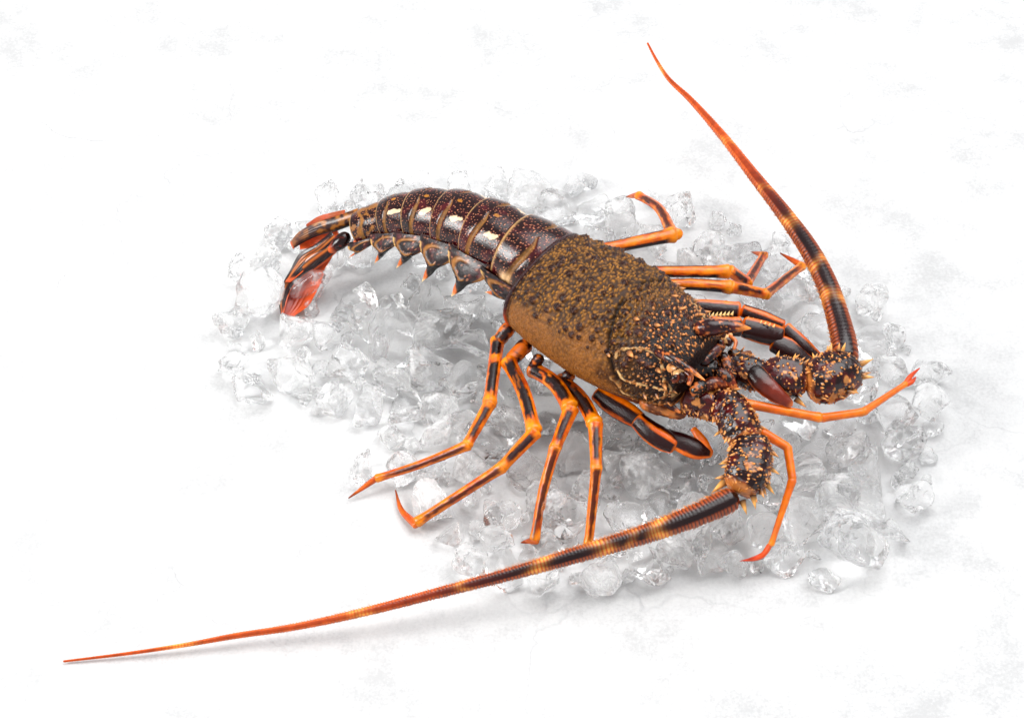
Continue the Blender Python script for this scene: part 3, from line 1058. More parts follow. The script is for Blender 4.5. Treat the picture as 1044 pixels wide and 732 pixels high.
# far second leg, folded forward
front_leg([('merus', [(690, 311, 6.4, 6), (725, 314, 6.4, 8), (756, 317, 6.3, 8)], [(-1.1, 0.6)]),
           ('carpus', [(755, 316, 6.2, 6.5), (778, 324, 5.9, 7.5), (800, 333, 5.5, 6)], [(-0.5, 0.42), (-1.9, .3)]),
           ('propodus', [(799, 333, 5.4, 6.5), (818, 350, 4.9, 7), (836, 365, 4.4, 4)], [(-0.9, 0.45)])], 100)
# far first leg: thick dark panels and saw teeth
fl1 = front_leg([('merus', [(705, 330, 6.6, 8), (735, 333, 6.5, 10), (757, 333, 6.2, 10)], [(-0.9, 0.4)]),
                 ('carpus', [(755, 332, 5.9, 10), (776, 338, 5.5, 11.5), (799, 344, 5.0, 10)], [(-1.0, 0.33), (1.6, 0.25)]),
                 ('propodus', [(786, 348, 4.9, 9), (806, 358, 4.5, 11.5), (828, 371, 4.1, 5)], [(-1.1, 0.36), (2.6, .3)])], 120, 'thick far front leg with dark panels and a saw-toothed ridge')
teeth = []
for k in range(7):
    teeth.append((P(722 + k * 4.0, 322.5 - 0.25 * k, 6.9), [0.5, 0.8, 0.7], 0.32, 0.13, lin(240, 180, 100), lin(252, 222, 160)))
for k in range(7):
    teeth.append((P(762 + k * 4.4, 325.5 + 1.3 * k, 6.1), [0.6, 0.8, 0.7], 0.26, 0.1, lin(240, 170, 90), lin(252, 222, 160)))
spines('teeth', teeth, fl1, kind='stuff')
# near first leg: from the cheek forward, tucked under the antenna
nl1 = front_leg([('merus', [(606, 400, 5.0, 7), (624, 412, 4.9, 11), (644, 424, 4.8, 11), (654, 431, 4.7, 8)], [(-0.8, 0.42), (1.0, 0.22)]),
                 ('carpus', [(648, 426, 5.0, 8), (664, 440, 4.7, 11), (680, 450, 4.4, 11), (690, 456, 4.2, 7)], [(-0.35, 0.30), (1.35, .2)]),
                 ('propodus', [(676, 443, 4.5, 7), (696, 452, 4.3, 10.5), (712, 459, 4.1, 10), (727, 463, 4.0, 3)], [(1.0, 0.40)]),
                 ('dactyl', [(706, 436, 4.9, 3), (716, 449, 4.5, 5), (726, 462, 4.1, 2)], [(0, 3.2)])], 140, 'thick near front leg with glossy dark panels folded forward')


# ------------------------------------------------------------------ head: horns, eyes, mouth plates, feelers
def dark_col(c0, c1, tipc=None, seed=1, t0=0.75):
    def f(u, t, s, b):
        C = mix(c0, c1, sst(0.4, 0.7, fbm(b * 2.2, seed)))
        f1, f2, cid = worley(s * 4.0 + seed, t * 2.2, seed + 50)
        C = mix(C, lin(226, 150, 90), 0.85 * (1 - sst(0.10, 0.24, f1)) * (cid > 0.55))
        bl = sst(0.60, 0.68, fbm(b * 3.1, seed + 70))
        C = mix(C, lin(214, 128, 66), 0.8 * bl)
        if tipc is not None:
            C = mix(C, tipc, sst(t0, 1.0, u + 0.25 * (fbm(b * 3, seed) - 0.5)))
        return C
    return f


def rough_skin(u, t, s, b, R):
    return 0.16 * R * (fbm(b * 2.6, 5) - 0.5) + 0.10 * R * (fbm(b * 7, 6) - 0.5)


def blob(name, rows, parent, colfn, nv=36, n=50, rough=0.15, flat=0.9, mat=None, disp=None, upv=CAM_UP):
    ctrl = [[*P(x, y, z), r * kcm(P(x, y, z))] for x, y, z, r in rows]
    return tube(name, ctrl, mat or M_SHELL, parent, colfn, n=n, nv=nv, rough=rough, flat=flat, disp=disp or (rough_skin if mat is None else None), upv=upv)


def on_shell(px, py, dz=0.0):
    """height of the visible carapace at this place"""
    d = np.hypot(CARV[0][:, 0] - px, CARV[0][:, 1] - py)
    m = d < max(2.0, d.min() + 0.5)
    v = CARV[1][m]
    return v[np.argmin((v - cam_pos) @ _f)][2] + dz


zh = on_shell(672, 360)
blob('brow_horn', [(668, 358, zh, 4.5), (684, 366, zh + 0.3, 5.2), (702, 376, zh + 0.25, 3.6), (719, 388, zh + 0.2, 0.6)], carapace, dark_col(lin(40, 12, 14), lin(74, 24, 24), lin(238, 150, 76), 3, 0.62))
zh2 = on_shell(706, 332)
blob('brow_horn', [(708, 336, zh2 - 0.3, 8), (724, 334, zh2 + 0.1, 9), (742, 333, zh2 + 0.2, 7), (756, 334, zh2 + 0.2, 4), (766, 335, zh2 + 0.1, 0.6)], carapace, dark_col(lin(48, 14, 20), lin(88, 34, 38), lin(246, 156, 76), 5, 0.66))
print('horn', zh, zh2, 'eye', on_shell(696, 383), on_shell(738, 345))
def head_col(u, t, s, b):
    n_ = fbm(b * 2.4, 7)
    f1, f2, cid = worley(s * 3.2, t * 1.3 * 3.2, 77)
    C = mix(lin(26, 8, 9), lin(110, 50, 30), sst(0.5, 0.72, n_))
    return mix(C, lin(224, 150, 90), (1 - sst(0.12, 0.26, f1)) * (cid > 0.5))


HEAD_SPINES = [(712, 352, 0.9, 0.2, 7), (722, 350, 1, 0.1, 6), (718, 364, 0.8, -0.5, 6), (730, 342, 1, 0.3, 6), (734, 372, 0.9, -0.4, 7), (752, 372, 0.9, 0.3, 8), (746, 380, 1, -0.2, 6), (724, 402, 0.4, -1, 6),
               (712, 420, -0.2, -1, 6), (704, 418, -0.3, -1, 6), (720, 422, 0.2, -1, 6), (730, 424, 0.2, -1, 6), (756, 358, 0.5, 0.8, 7), (764, 364, 0.7, 0.6, 7), (700, 372, 0.7, -0.6, 5), (686, 398, 0.8, -0.6, 7), (680, 410, 0.7, -0.7, 6)]
head = blob('head_plate', [(690, 362, 8.2, 22), (712, 374, 7.9, 20), (734, 386, 7.4, 15), (750, 394, 7.0, 7)], lob, head_col, rough=0.13, n=80, nv=80,
            disp=lambda u, t, s, b, R: 0.22 * (fbm(b * 1.8, 15) - 0.5) * sst(0, 0.2, u) + 0.1 * (fbm(b * 5, 16) - .5))


items = []
for (x_, y_, dx_, dy_, l_) in HEAD_SPINES:
    b_ = P(x_, y_, 8.6)
    items.append((b_, _r * dx_ + _u * dy_ - _f * 0.5, l_ * kcm(b_), 0.2 * l_ * kcm(b_), lin(70, 22, 18), lin(244, 170, 100)))
spines('spines', items, head[0], kind='stuff')


def eye(cx, cy, z, sc=1.0):
    p = P(cx, cy, z)
    k = kcm(p) * sc
    st = blob('eye', [(cx - 8, cy - 7, z - 0.1, 6 * sc), (cx - 2, cy - 1, z, 8.5 * sc), (cx + 4, cy + 4, z + 0.05, 7 * sc)], lob,
              lambda u, t, s, b: mix(lin(214, 116, 62), mix(lin(246, 196, 140), lin(70, 22, 16), sst(0.46, 0.54, fbm(b * 2.6, 22))), sst(0.1, 0.3, u)), n=40, nv=36, rough=0.12,
              disp=lambda u, t, s, b, R: 0.16 * (fbm(b * 3.2, 23) - 0.5))[0]
    ring = lambda c0, c1, e: (lambda u, t, s, b: mix(mix(c0, lin(20, 6, 6), 1 - sst(0.25, 0.5, np.abs(t))), c1, sst(e, e + 0.25, np.abs(t))))
    blob('cornea', [(cx - 9, cy + 2, z + 0.2, 6.4 * sc), (cx - 5.5, cy + 4, z + 0.36, 6.4 * sc)], st, ring(lin(84, 26, 14), lin(132, 62, 36), 0.95), n=16, rough=0.05)
    blob('eyestalk', [(cx - 15, cy - 9, z - 0.3, 5 * sc), (cx - 7, cy - 7, z + 0.1, 5.5 * sc), (cx + 5, cy - 5, z + 0.3, 3.4 * sc)], st,
         lambda u, t, s, b: mix(lin(236, 176, 116), lin(120, 50, 30), sst(0.5, 0.6, fbm(b * 2.4, 27))), n=24, rough=0.2)
    blob('eyelid', [(cx + 1, cy - 5, z + 0.35, 2.6 * sc), (cx + 8, cy + 1, z + 0.3, 3.0 * sc), (cx + 6, cy + 10, z + 0.1, 2.2 * sc)], st, dark_col(lin(230, 140, 80), lin(110, 40, 26), None, 29), n=24, rough=0.15)
    return st


eye(696, 383, on_shell(694, 381) + 0.25)
eye(742, 347, 9.2, 0.7)
# glossy dark rods between the horns (antennule bases) and small mouth-side plates
blob('antennule_base', [(714, 372, 8.9, 6), (726, 361, 9.2, 6.5), (738, 351, 9.3, 4)], head[0], dark_col(lin(30, 10, 14), lin(120, 70, 70), None, 31), n=40)
blob('antennule_base', [(706, 404, 8.2, 6), (712, 396, 8.4, 7.5), (720, 390, 8.5, 5)], head[0], dark_col(lin(28, 18, 18), lin(60, 40, 40), None, 33), n=40)
blob('antennule_base', [(728, 378, 8.6, 6), (740, 384, 8.4, 7), (750, 400, 7.8, 4)], head[0], dark_col(lin(34, 12, 12), lin(140, 60, 30), None, 35), n=40)
blob('antennule_base', [(735, 360, 8.8, 6), (741, 372, 8.6, 6.5), (748, 388, 8.1, 4)], head[0], dark_col(lin(34, 12, 14), lin(90, 40, 44), None, 36), n=40)
blob('mouth_plate', [(716, 396, 8.2, 5), (728, 391, 8.3, 7.5), (742, 393, 8.1, 4)], head[0], dark_col(lin(90, 34, 20), lin(176, 92, 40), None, 37), n=40)
blob('mouth_plate', [(742, 358, 8.3, 7), (756, 364, 8.0, 6), (766, 360, 7.8, 3)], head[0], dark_col(lin(40, 22, 18), lin(150, 96, 56), None, 39), n=24,
     disp=lambda u, t, s, b, R: 0.2 * (fbm(b * 4, 6) - .5))
blob('cheek_spine', [(672, 406, 6.9, 5), (684, 414, 6.8, 4), (694, 421, 6.7, 1)], carapace, dark_col(lin(60, 18, 18), lin(130, 60, 40), lin(240, 150, 80), 41), n=24)
blob('cheek_plate', [(652, 408, 6.2, 7), (668, 414, 6.2, 8), (688, 421, 6.1, 6), (700, 424, 6.0, 3)], carapace, dark_col(lin(110, 60, 28), lin(196, 130, 70), None, 43), n=30, rough=0.35,
     disp=lambda u, t, s, b, R: 0.18 * (fbm(b * 5, 6) - .5))


def spiny_segment(name, rows, parent, seed, n_sp=16, big=(), smooth_side=None, dots=True, spr=1.0):
    """a stout peduncle segment: dark maroon, cream granules, spines along its edges"""
    rng = random.Random(seed)
    ctrl = np.array([[*P(x, y, z), r * kcm(P(x, y, z))] for x, y, z, r in rows])
    Ltot = np.linalg.norm(np.diff(ctrl[:, :3], axis=0), axis=1).sum()

    def fields(u, t, s, b):
        r = ctrl[:, 3].mean()
        f1, f2, cid = worley(s * 3.3, t * r * 3.3, seed)
        f1b = np.where(t > 2.6, 1.0, f1)
        rad = 0.09 + 0.24 * cid ** 2
        d = (1 - sst(rad * 0.45, rad, f1b)) * (cid > 0.22)
        if smooth_side:
            a, wd = smooth_side
            d = d * sst(wd * 0.7, wd, np.abs(np.angle(np.exp(1j * (t - a)))))
        return d

    def colf(u, t, s, b):
        d = fields(u, t, s, b)
        n = fbm(b * 1.5, seed + 2)
        C = mix(lin(40, 7, 12), lin(96, 24, 26), sst(0.4, 0.75, n))
        rimm = np.maximum(1 - sst(0.04, 0.12, u + 0.1 * (n - .5)), sst(0.86, 0.95, u + 0.12 * (n - .5)))
        edge = np.maximum(sst(1.25, 1.5, np.abs(t)) * (1 - sst(1.7, 2.0, np.abs(t))), 0)
        C = mix(C, mix(lin(220, 146, 80), lin(150, 70, 44), sst(.4, .7, n)), np.clip(0.8 * rimm + 0.65 * edge * sst(0.4, 0.55, fbm(b * 2.3, seed + 9)), 0, 1))
        pt = sst(0.60, 0.66, fbm(b * 2.0, seed + 30) + 0.10 * sst(0.6, 1.3, np.abs(t)) - 0.05)
        C = mix(C, mix(lin(206, 128, 66), lin(238, 180, 112), n), 0.75 * pt)
        C = mix(C, mix(lin(206, 112, 52), lin(246, 176, 100), sst(.3, .8, d)), np.clip(d * 1.2, 0, 1))
        return C
    o, pts, t, sd, uv, rr = tube(name, ctrl, M_SHELL, parent, colf, n=120, nv=120, rough=0.14, flat=0.88, capk=0.5,
                                 disp=lambda u, t_, s, b, R: 0.10 * fields(u, t_, s, b) + 0.22 * (fbm(b * 1.3, seed) - .5) + 0.05 * R * np.cos(4 * t_ + seed) - 0.08 * R * np.exp(-((u - 0.86) / 0.05) ** 2))
    items = []
    for k in range(n_sp):
        i = int((0.12 + 0.8 * (k + rng.random()) / n_sp) * len(pts))
        i = min(i, len(pts) - 6)
        sgn = rng.choice((-1, 1))
        a = sgn * rng.uniform(0.9, 1.75)
        d = sd[i] * math.sin(a) + uv[i] * math.cos(a) * 0.9
        L = rng.uniform(0.35, 0.8) * spr
        items.append((pts[i] + d * rr[i] * 0.96, d * 0.8 + t[i] * 0.8 + np.array([0, 0, 0.15]), L * 0.85, L * 0.24, lin(60, 16, 16), lin(240, 176, 108)))
    for k in range(n_sp // 2):
        i = min(int(rng.uniform(0.15, 0.9) * len(pts)), len(pts) - 6)
        a = rng.uniform(-0.9, 0.9)
        d = sd[i] * math.sin(a) + uv[i] * math.cos(a) * 0.9
        items.append((pts[i] + d * rr[i] * 0.97, d + t[i] * 0.7, rng.uniform(0.2, 0.36), 0.11, lin(150, 70, 40), lin(248, 184, 110)))
    for (px, py, z, dx, dy, L) in big:
        b = P(px, py, z)
        d = _r * dx + _u * dy + np.array([0, -0.2, 0.2])
        items.append((b, d, L * kcm(b), L * kcm(b) * 0.27, lin(60, 18, 20), lin(250, 190, 110)))
    sp = spines('spines', items, o, kind='stuff')
    return o


# ------------------------------------------------------------------ antennae
def antenna(name, ctrl_px, label, bands, seed, spine_side, hair, nring, stripe=(0.0, 0.6), widen=0.93):
    ctrl = np.array([[*P(x, y, z), 0.5 * wd * widen * kcm(P(x, y, z))] for x, y, z, wd in ctrl_px])
    n = nring * 4 + 1
    c0 = resample(ctrl, 50)
    Ltot = np.linalg.norm(np.diff(c0[:, :3], axis=0), axis=1).sum()

    def disp(u, t, s, b, R):
        ph = (u ** 1.06) * nring
        ph = ph + 0.35 * np.sin(u * 90 + seed) * np.sin(u * 37)
        w_ = np.abs(np.sin(ph * math.pi))
        side = sst(0.35, 0.75, np.abs(t))
        return R * (0.15 * w_ - 0.04) * (0.05 + 0.95 * side)

    def colf(u, t, s, b):
        n_ = fbm(b * 1.2, seed)
        ph = (u ** 1.06) * nring
        ph = ph + 0.35 * np.sin(u * 90 + seed) * np.sin(u * 37)
        w_ = np.abs(np.sin(ph * math.pi))
        lightb = np.zeros(u.shape)
        for (u0, wd, am) in bands:
            lightb = np.maximum(lightb, am * np.exp(-((u + 0.008 * np.sin(t * 2 + u0 * 40) - u0) / (wd * 0.72)) ** 2))
        st = 1 - sst(stripe[1] * 0.75, stripe[1], np.abs(t - stripe[0]) + 0.3 * (n_ - .5))
        far = sst(0.30, 0.62, u)
        base = mix(mix(lin(140, 58, 30), lin(92, 28, 22), n_), lin(222, 112, 38), far)
        C = mix(base, mix(lin(40, 10, 14), lin(142, 48, 20), far), np.clip(st * (1 - 0.35 * far), 0, 1))
        gr = (1 - w_) ** 2 * sst(0.35, 0.75, np.abs(t)) * (1 - far * 0.6)
        C = mix(C, mix(lin(222, 124, 56), lin(240, 116, 40), far), 0.5 * sst(0.3, 0.8, w_) * sst(0.45, 0.8, np.abs(t)) * (1 - 0.7 * far))
        C = mix(C, lin(52, 16, 14), 0.9 * gr)
        C = mix(C, mix(lin(236, 122, 44), lin(248, 184, 96), sst(0.3, 0.8, w_)), np.clip(lightb, 0, 1) * (0.4 + 0.6 * sst(0.2, 0.6, np.abs(t))))
        return rgba(C, 0.2 + 0.15 * sst(0.4, 0.8, np.abs(t)))
    o, pts, t, sd, uv, rr = tube(name, ctrl, M_SHELL, lob, colf, n=n, nv=28, disp=disp)
    tag(o, label)
    # short stiff hairs along the edges
    rng = random.Random(seed)
    items = []
    for k in range(hair):
        f = (k / hair) ** 1.1 * 0.7
        i = int(f * (n - 1))
        for sg in (spine_side, -spine_side):
            if sg == -spine_side and rng.random() < 0.45:
                continue
            a = sg * rng.uniform(1.2, 1.9)
            d = sd[i] * math.sin(a) + uv[i] * math.cos(a)
            L = (rng.uniform(0.2, 0.42) if sg == spine_side else rng.uniform(0.12, 0.26)) * (1 - f * 0.8)
            items.append((pts[i] + d * rr[i], d * 0.7 + t[i] * 0.75, L, 0.045 * (1 - 0.5 * f), lin(170, 90, 40), lin(230, 160, 80)))
    V, F, C = cone_field(items, 4, 2)
    h = make('bristles', V, F, M_LEG, o, np.c_[C, np.full(len(C), 0.4)])
    tag(h, kind='stuff')
    return o


near_ant = antenna('antenna', [(752, 505, 5.6, 26), (735, 514, 5.4, 25), (690, 533, 4.9, 22), (640, 550, 4.3, 19), (600, 562, 3.9, 17.5), (520, 585, 3.1, 13.5), (440, 606, 2.4, 11), (370, 624, 1.9, 9.2),
                               (300, 639, 1.4, 7.4), (240, 648, 1.0, 6.4), (190, 657, 0.75, 4.8), (130, 666, 0.45, 3.8), (64, 674, 0.2, 2.4)],
                   'long banded antenna sweeping low to the left across the table',
                   [(0.125, 0.017, 0.85), (0.17, 0.012, 0.4), (0.215, 0.02, 0.75), (0.305, 0.02, 0.85), (0.42, 0.012, 0.6), (0.57, 0.022, 0.8), (0.835, 0.03, 0.95)], 3, 1, 190, 200)
far_ant = antenna('antenna', [(863, 372, 7.4, 27), (861, 352, 7.7, 26), (855, 326, 7.8, 24), (844, 292, 8.0, 22), (826, 256, 8.1, 20), (801, 220, 8.1, 16.5), (770, 181, 8.0, 12.5), (736, 138, 7.8, 9.2),
                              (703, 101, 7.5, 6.4), (682, 81, 7.3, 4.6), (670, 63, 7.1, 3.4), (660, 44, 7.0, 2.2)],
                  'shorter banded antenna pointing up to the top of the picture',
                  [(0.15, 0.02, 0.7), (0.235, 0.016, 0.7), (0.36, 0.022, 0.75), (0.46, 0.014, 0.5), (0.62, 0.018, 0.6), (0.90, 0.025, 1.0)], 8, -1, 130, 128)

# peduncles
spiny_segment('peduncle_segment', [(694, 404, 7.0, 14), (712, 408, 7.0, 17), (730, 412, 6.9, 17), (742, 416, 6.8, 14)], near_ant, 201, 8, smooth_side=(0.1, 0.5), spr=0.6)
spiny_segment('peduncle_segment', [(728, 400, 7.4, 12), (742, 414, 7.3, 18), (753, 432, 7.0, 20), (762, 452, 6.6, 18)], near_ant, 202, 14, big=[(774, 440, 6.6, 1.0, -0.35, 12), (734, 440, 6.6, -0.7, -0.5, 9)])
spiny_segment('peduncle_segment', [(766, 446, 6.7, 18), (766, 464, 6.5, 22), (761, 484, 6.2, 23), (752, 502, 5.8, 19)], near_ant, 203, 18,
              big=[(745, 470, 6.0, -1.0, -0.25, 14), (740, 490, 5.9, -1.0, -0.8, 20), (786, 478, 6.0, 0.8, -0.5, 11), (782, 494, 5.9, 0.6, -0.8, 13), (768, 506, 5.7, 0.15, -1, 14), (757, 511, 5.6, 0.3, -1, 15)])
spiny_segment('peduncle_segment', [(738, 372, 7.6, 12), (752, 376, 7.5, 16), (768, 382, 7.3, 17), (784, 388, 7.1, 14)], far_ant, 211, 10, smooth_side=(0.5, 0.9), spr=0.7)
spiny_segment('peduncle_segment', [(776, 382, 7.2, 14), (792, 384, 7.3, 20), (808, 386, 7.3, 20), (824, 388, 7.2, 17)], far_ant, 212, 12, big=[(791, 368, 7.8, 0.3, 1, 12), (808, 370, 7.8, 0.3, 1, 11), (812, 407, 6.6, 0.7, -0.6, 14)])
spiny_segment('peduncle_segment', [(820, 392, 7.2, 17), (838, 388, 7.3, 23), (856, 380, 7.4, 24), (868, 368, 7.5, 19)], far_ant, 213, 16,
              big=[(832, 370, 7.8, -0.4, 1, 12), (846, 364, 7.9, -0.1, 1, 13), (876, 372, 7.4, 1, 0.45, 16), (878, 384, 7.2, 1, -0.05, 14), (868, 396, 7.0, .8, -.6, 10), (858, 361, 8.0, .3, 1, 13)])
# smooth brown scale lying along the far peduncle
blob('scale', [(764, 372, 8.0, 8), (774, 386, 7.8, 11), (788, 399, 7.4, 10), (808, 414, 6.8, 4)], far_ant, lambda u, t, s, b: mix(mix(lin(44, 30, 30), lin(128, 52, 34), sst(0.2, 0.6, u)), lin(226, 132, 66), np.maximum(sst(1.1, 1.4, np.abs(t)), sst(.9, 1, u))), n=40, rough=0.12, flat=0.6)


# antennules: thin jointed orange feelers with forked tips
def feeler(label, rows, fork, seed):
    first = None
    col = lambda u, t, s, b: mix(mix(lin(246, 150, 60), lin(226, 104, 28), fbm(b * 1.5, seed)), lin(246, 176, 90), 0.5 * sst(0.88, 0.97, u))
    for k in range(len(rows) - 1):
        (x0, y0, z0, r0), (x1, y1, z1, r1) = rows[k], rows[k + 1]
        a, b = P(x0, y0, z0), P(x1, y1, z1)
        e_ = nrm(b - a)
        a, b = a - e_ * r0 * kcm(a) * 0.7, b + e_ * r1 * kcm(b) * 0.5
        o = tube('antennule' if k == 0 else 'feeler_segment', [[*a, r0 * kcm(a)], [*(0.5 * (a + b)), 0.5 * (r0 + r1) * kcm(a)], [*b, r1 * kcm(b)]], M_LEG, first or lob, col, n=40, nv=18, prof=joint, rough=0.2)[0]
        first = first or o
    for f in fork:
        blob('feeler_tip', f, first, lambda u, t, s, b: mix(lin(232, 104, 32), lin(196, 60, 22), u), n=26, nv=14, mat=M_LEG, rough=0.25)
    tag(first, label)


feeler('thin orange feeler reaching right with a forked tip', [(742, 408, 7.0, 5.2), (838, 426, 6.0, 4.6), (880, 420, 5.6, 4.2), (924, 391, 5.2, 2.8)],
       [[(922, 393, 5.2, 3), (928, 384, 5.2, 2.6), (938, 375, 5.1, 0.5)], [(922, 393, 5.2, 3), (930, 389, 5.2, 2.4), (934, 384, 5.1, 0.5)]], 5)
feeler('thin orange feeler hanging down with a forked tip', [(778, 441, 6.6, 5.2), (803, 456, 6.0, 4.6), (808, 489, 5.0, 4.2), (786, 556, 2.6, 2.8)],
       [[(786, 554, 2.6, 3), (776, 567, 2.2, 2.8), (754, 572, 1.8, 0.5)], [(786, 554, 2.6, 2.6), (779, 564, 2.3, 2.4), (762, 570, 2.1, 0.5)]], 6)

# ------------------------------------------------------------------ ice
rng = random.Random(77)


def ice_proto(seed):
    r = random.Random(seed)
    bm = bmesh.new()
    n = r.choice((10, 12, 14, 17))
    for k in range(n):
        v = Vector((r.gauss(0, 1), r.gauss(0, 1), r.gauss(0, 1))).normalized()
        v = Vector((v.x * r.uniform(0.85, 1.15), v.y * r.uniform(0.8, 1.05), v.z * r.uniform(0.7, 0.95)))
        # pull towards a block, so lumps have some flat sides
        m = max(abs(v.x), abs(v.y), abs(v.z))
        v = v.lerp(v / m * 0.85, 0.45)
        bm.verts.new(v)
    bmesh.ops.convex_hull(bm, input=bm.verts)
    for v in [v for v in bm.verts if not v.link_faces]:
        bm.verts.remove(v)
    bmesh.ops.bevel(bm, geom=bm.edges[:], offset=r.uniform(0.06, 0.13), segments=2, profile=0.6, affect='EDGES', clamp_overlap=True)
    bmesh.ops.triangulate(bm, faces=bm.faces)
    for it in range(5):
        long = [e for e in bm.edges if e.calc_length() > 0.16]
        if not long:
            break
        bmesh.ops.subdivide_edges(bm, edges=long, cuts=1)
        bmesh.ops.triangulate(bm, faces=[f for f in bm.faces if len(f.verts) > 3])
    bmesh.ops.smooth_vert(bm, verts=bm.verts, factor=0.5, use_axis_x=True, use_axis_y=True, use_axis_z=True)
    bm.normal_update()
    co = np.array([v.co for v in bm.verts])
    no = np.array([v.normal for v in bm.verts])
    d = 0.20 * (fbm(co * 1.7 + seed * 3.1, seed, 2) - 0.5) + 0.10 * (fbm(co * 4.2 + seed, seed + 5, 3) - 0.5)
    cell = fbm(co * 1.1 + 9 + seed, seed + 9, 1)
    d -= 0.16 * sst(0.62, 0.78, cell)
    co = co + no * d[:, None]
    for v, c in zip(bm.verts, co):
        v.co = c
    me = bpy.data.meshes.new('ice_lump')
    for v in bm.verts:
        v.co *= U
    bm.to_mesh(me)
    bm.free()
    me.polygons.foreach_set('use_smooth', np.ones(len(me.polygons), dtype=bool))
    return me


PROTO = [ice_proto(100 + k) for k in range(16)]
# lumps seen one by one in the photograph: px, py, radius in px, height of the centre in cm
LUMPS = [
    (318, 292, 21, 1.6), (355, 296, 26, 2.2), (332, 332, 22, 1.7), (301, 335, 20, 1.4), (405, 338, 34, 2.6), (396, 292, 17, 3.6), (450, 332, 28, 2.2), (440, 300, 24, 2.6), (478, 300, 24, 2.6),
    (293, 382, 25, 1.6), (240, 371, 16, 1.1), (242, 272, 17, 1.2), (262, 300, 26, 1.6), (268, 262, 20, 1.4), (284, 232, 18, 1.5), (340, 404, 18, 1.2), (372, 410, 20, 1.5), (352, 366, 22, 1.8), (388, 374, 24, 2.0),
    (430, 372, 24, 2.0), (470, 380, 22, 1.8), (410, 408, 20, 1.5), (446, 408, 20, 1.6), (480, 340, 22, 2.6), (496, 395, 18, 1.8), (442, 432, 20, 1.5), (474, 424, 18, 2.0), (372, 480, 20, 1.3),
    (410, 474, 18, 1.3), (440, 470, 16, 1.2), (500, 440, 26, 2.0), (520, 420, 20, 2.2), (536, 470, 24, 1.6), (548, 410, 18, 2.4), (512, 517, 24, 1.5), (480, 505, 14, 1.0), (478, 568, 20, 1.2), (506, 548, 18, 1.2),
    (556, 500, 20, 1.4), (582, 452, 20, 2.0), (580, 524, 28, 1.7), (626, 470, 20, 2.2), (626, 425, 20, 2.6), (592, 400, 20, 3.0), (655, 478, 27, 2.0), (645, 520, 25, 1.8), (618, 548, 20, 1.4), (612, 586, 22, 1.3), (553, 594, 14, 0.9),
    (560, 566, 18, 1.2), (676, 508, 20, 1.8), (700, 487, 20, 2.2), (720, 480, 18, 2.6), (662, 572, 22, 1.4), (690, 562, 20, 1.4), (728, 555, 24, 1.8), (746, 526, 22, 2.4), (742, 574, 18, 1.3), (776, 536, 22, 2.2), (800, 560, 22, 1.6),
    (820, 480, 26, 2.2), (818, 520, 26, 2.0), (868, 558, 34, 2.0), (850, 500, 26, 2.2), (890, 510, 26, 2.0), (900, 470, 26, 2.2), (930, 500, 22, 1.6), (930, 445, 24, 1.8), (950, 410, 22, 1.6), (912, 420, 24, 2.6), (870, 455, 24, 2.8),
    (838, 450, 20, 3.0), (884, 376, 22, 2.6), (910, 372, 20, 2.0), (884, 344, 22, 2.0), (912, 338, 16, 1.4), (838, 330, 22, 2.2), (820, 310, 20, 2.0), (806, 290, 20, 1.8), (790, 262, 18, 1.6), (850, 292, 16, 1.4), (760, 252, 22, 1.8), (724, 248, 20, 1.6),
    (702, 258, 18, 2.0), (712, 300, 20, 2.6), (780, 318, 18, 2.6), (735, 268, 18, 2.2), (790, 290, 18, 2.2), (680, 262, 18, 2.4), (660, 238, 18, 1.8), (638, 228, 20, 2.0), (614, 232, 18, 2.2), (632, 210, 16, 1.4), (600, 210, 22, 1.6), (570, 206, 22, 1.6),
    (540, 192, 22, 1.5), (510, 188, 18, 1.4), (578, 186, 16, 1.2), (402, 190, 16, 1.4), (374, 196, 16, 1.4), (430, 182, 14, 1.2), (336, 205, 16, 1.4), (470, 184, 14, 1.4), (722, 425, 20, 3.0), (770, 420, 22, 3.4), (806, 440, 20, 3.0), (790, 480, 22, 3.0),
    (660, 440, 16, 2.4), (690, 420, 18, 3.0), (760, 350, 20, 3.2), (780, 372, 22, 3.2), (690, 330, 22, 3.4), (730, 345, 20, 3.4), (830, 405, 22, 3.4), (856, 412, 20, 3.0),
    (560, 330, 26, 2.6), (610, 360, 26, 2.8), (540, 300, 26, 2.8), (650, 380, 26, 2.8), (600, 300, 26, 2.8), (640, 330, 26, 2.8), (520, 265, 24, 2.4), (480, 262, 24, 2.4), (440, 250, 24, 2.2), (400, 245, 22, 2.0), (360, 250, 20, 1.8)]

OUT = [(228, 262), (280, 220), (335, 190), (430, 172), (520, 172), (600, 178), (660, 200), (740, 222), (810, 250), (870, 295), (925, 335), (962, 390), (968, 440), (945, 500), (905, 555), (860, 585), (800, 572), (740, 580),
       (640, 600), (550, 600), (470, 572), (455, 535), (430, 500), (365, 488), (370, 450), (330, 418), (270, 402), (225, 382), (232, 330)]


def inside(x, y):
    r_ = False
    for (x0, y0), (x1, y1) in zip(OUT, OUT[1:] + OUT[:1]):
        if (y0 > y) != (y1 > y) and x < (x1 - x0) * (y - y0) / (y1 - y0) + x0:
            r_ = not r_
    return r_


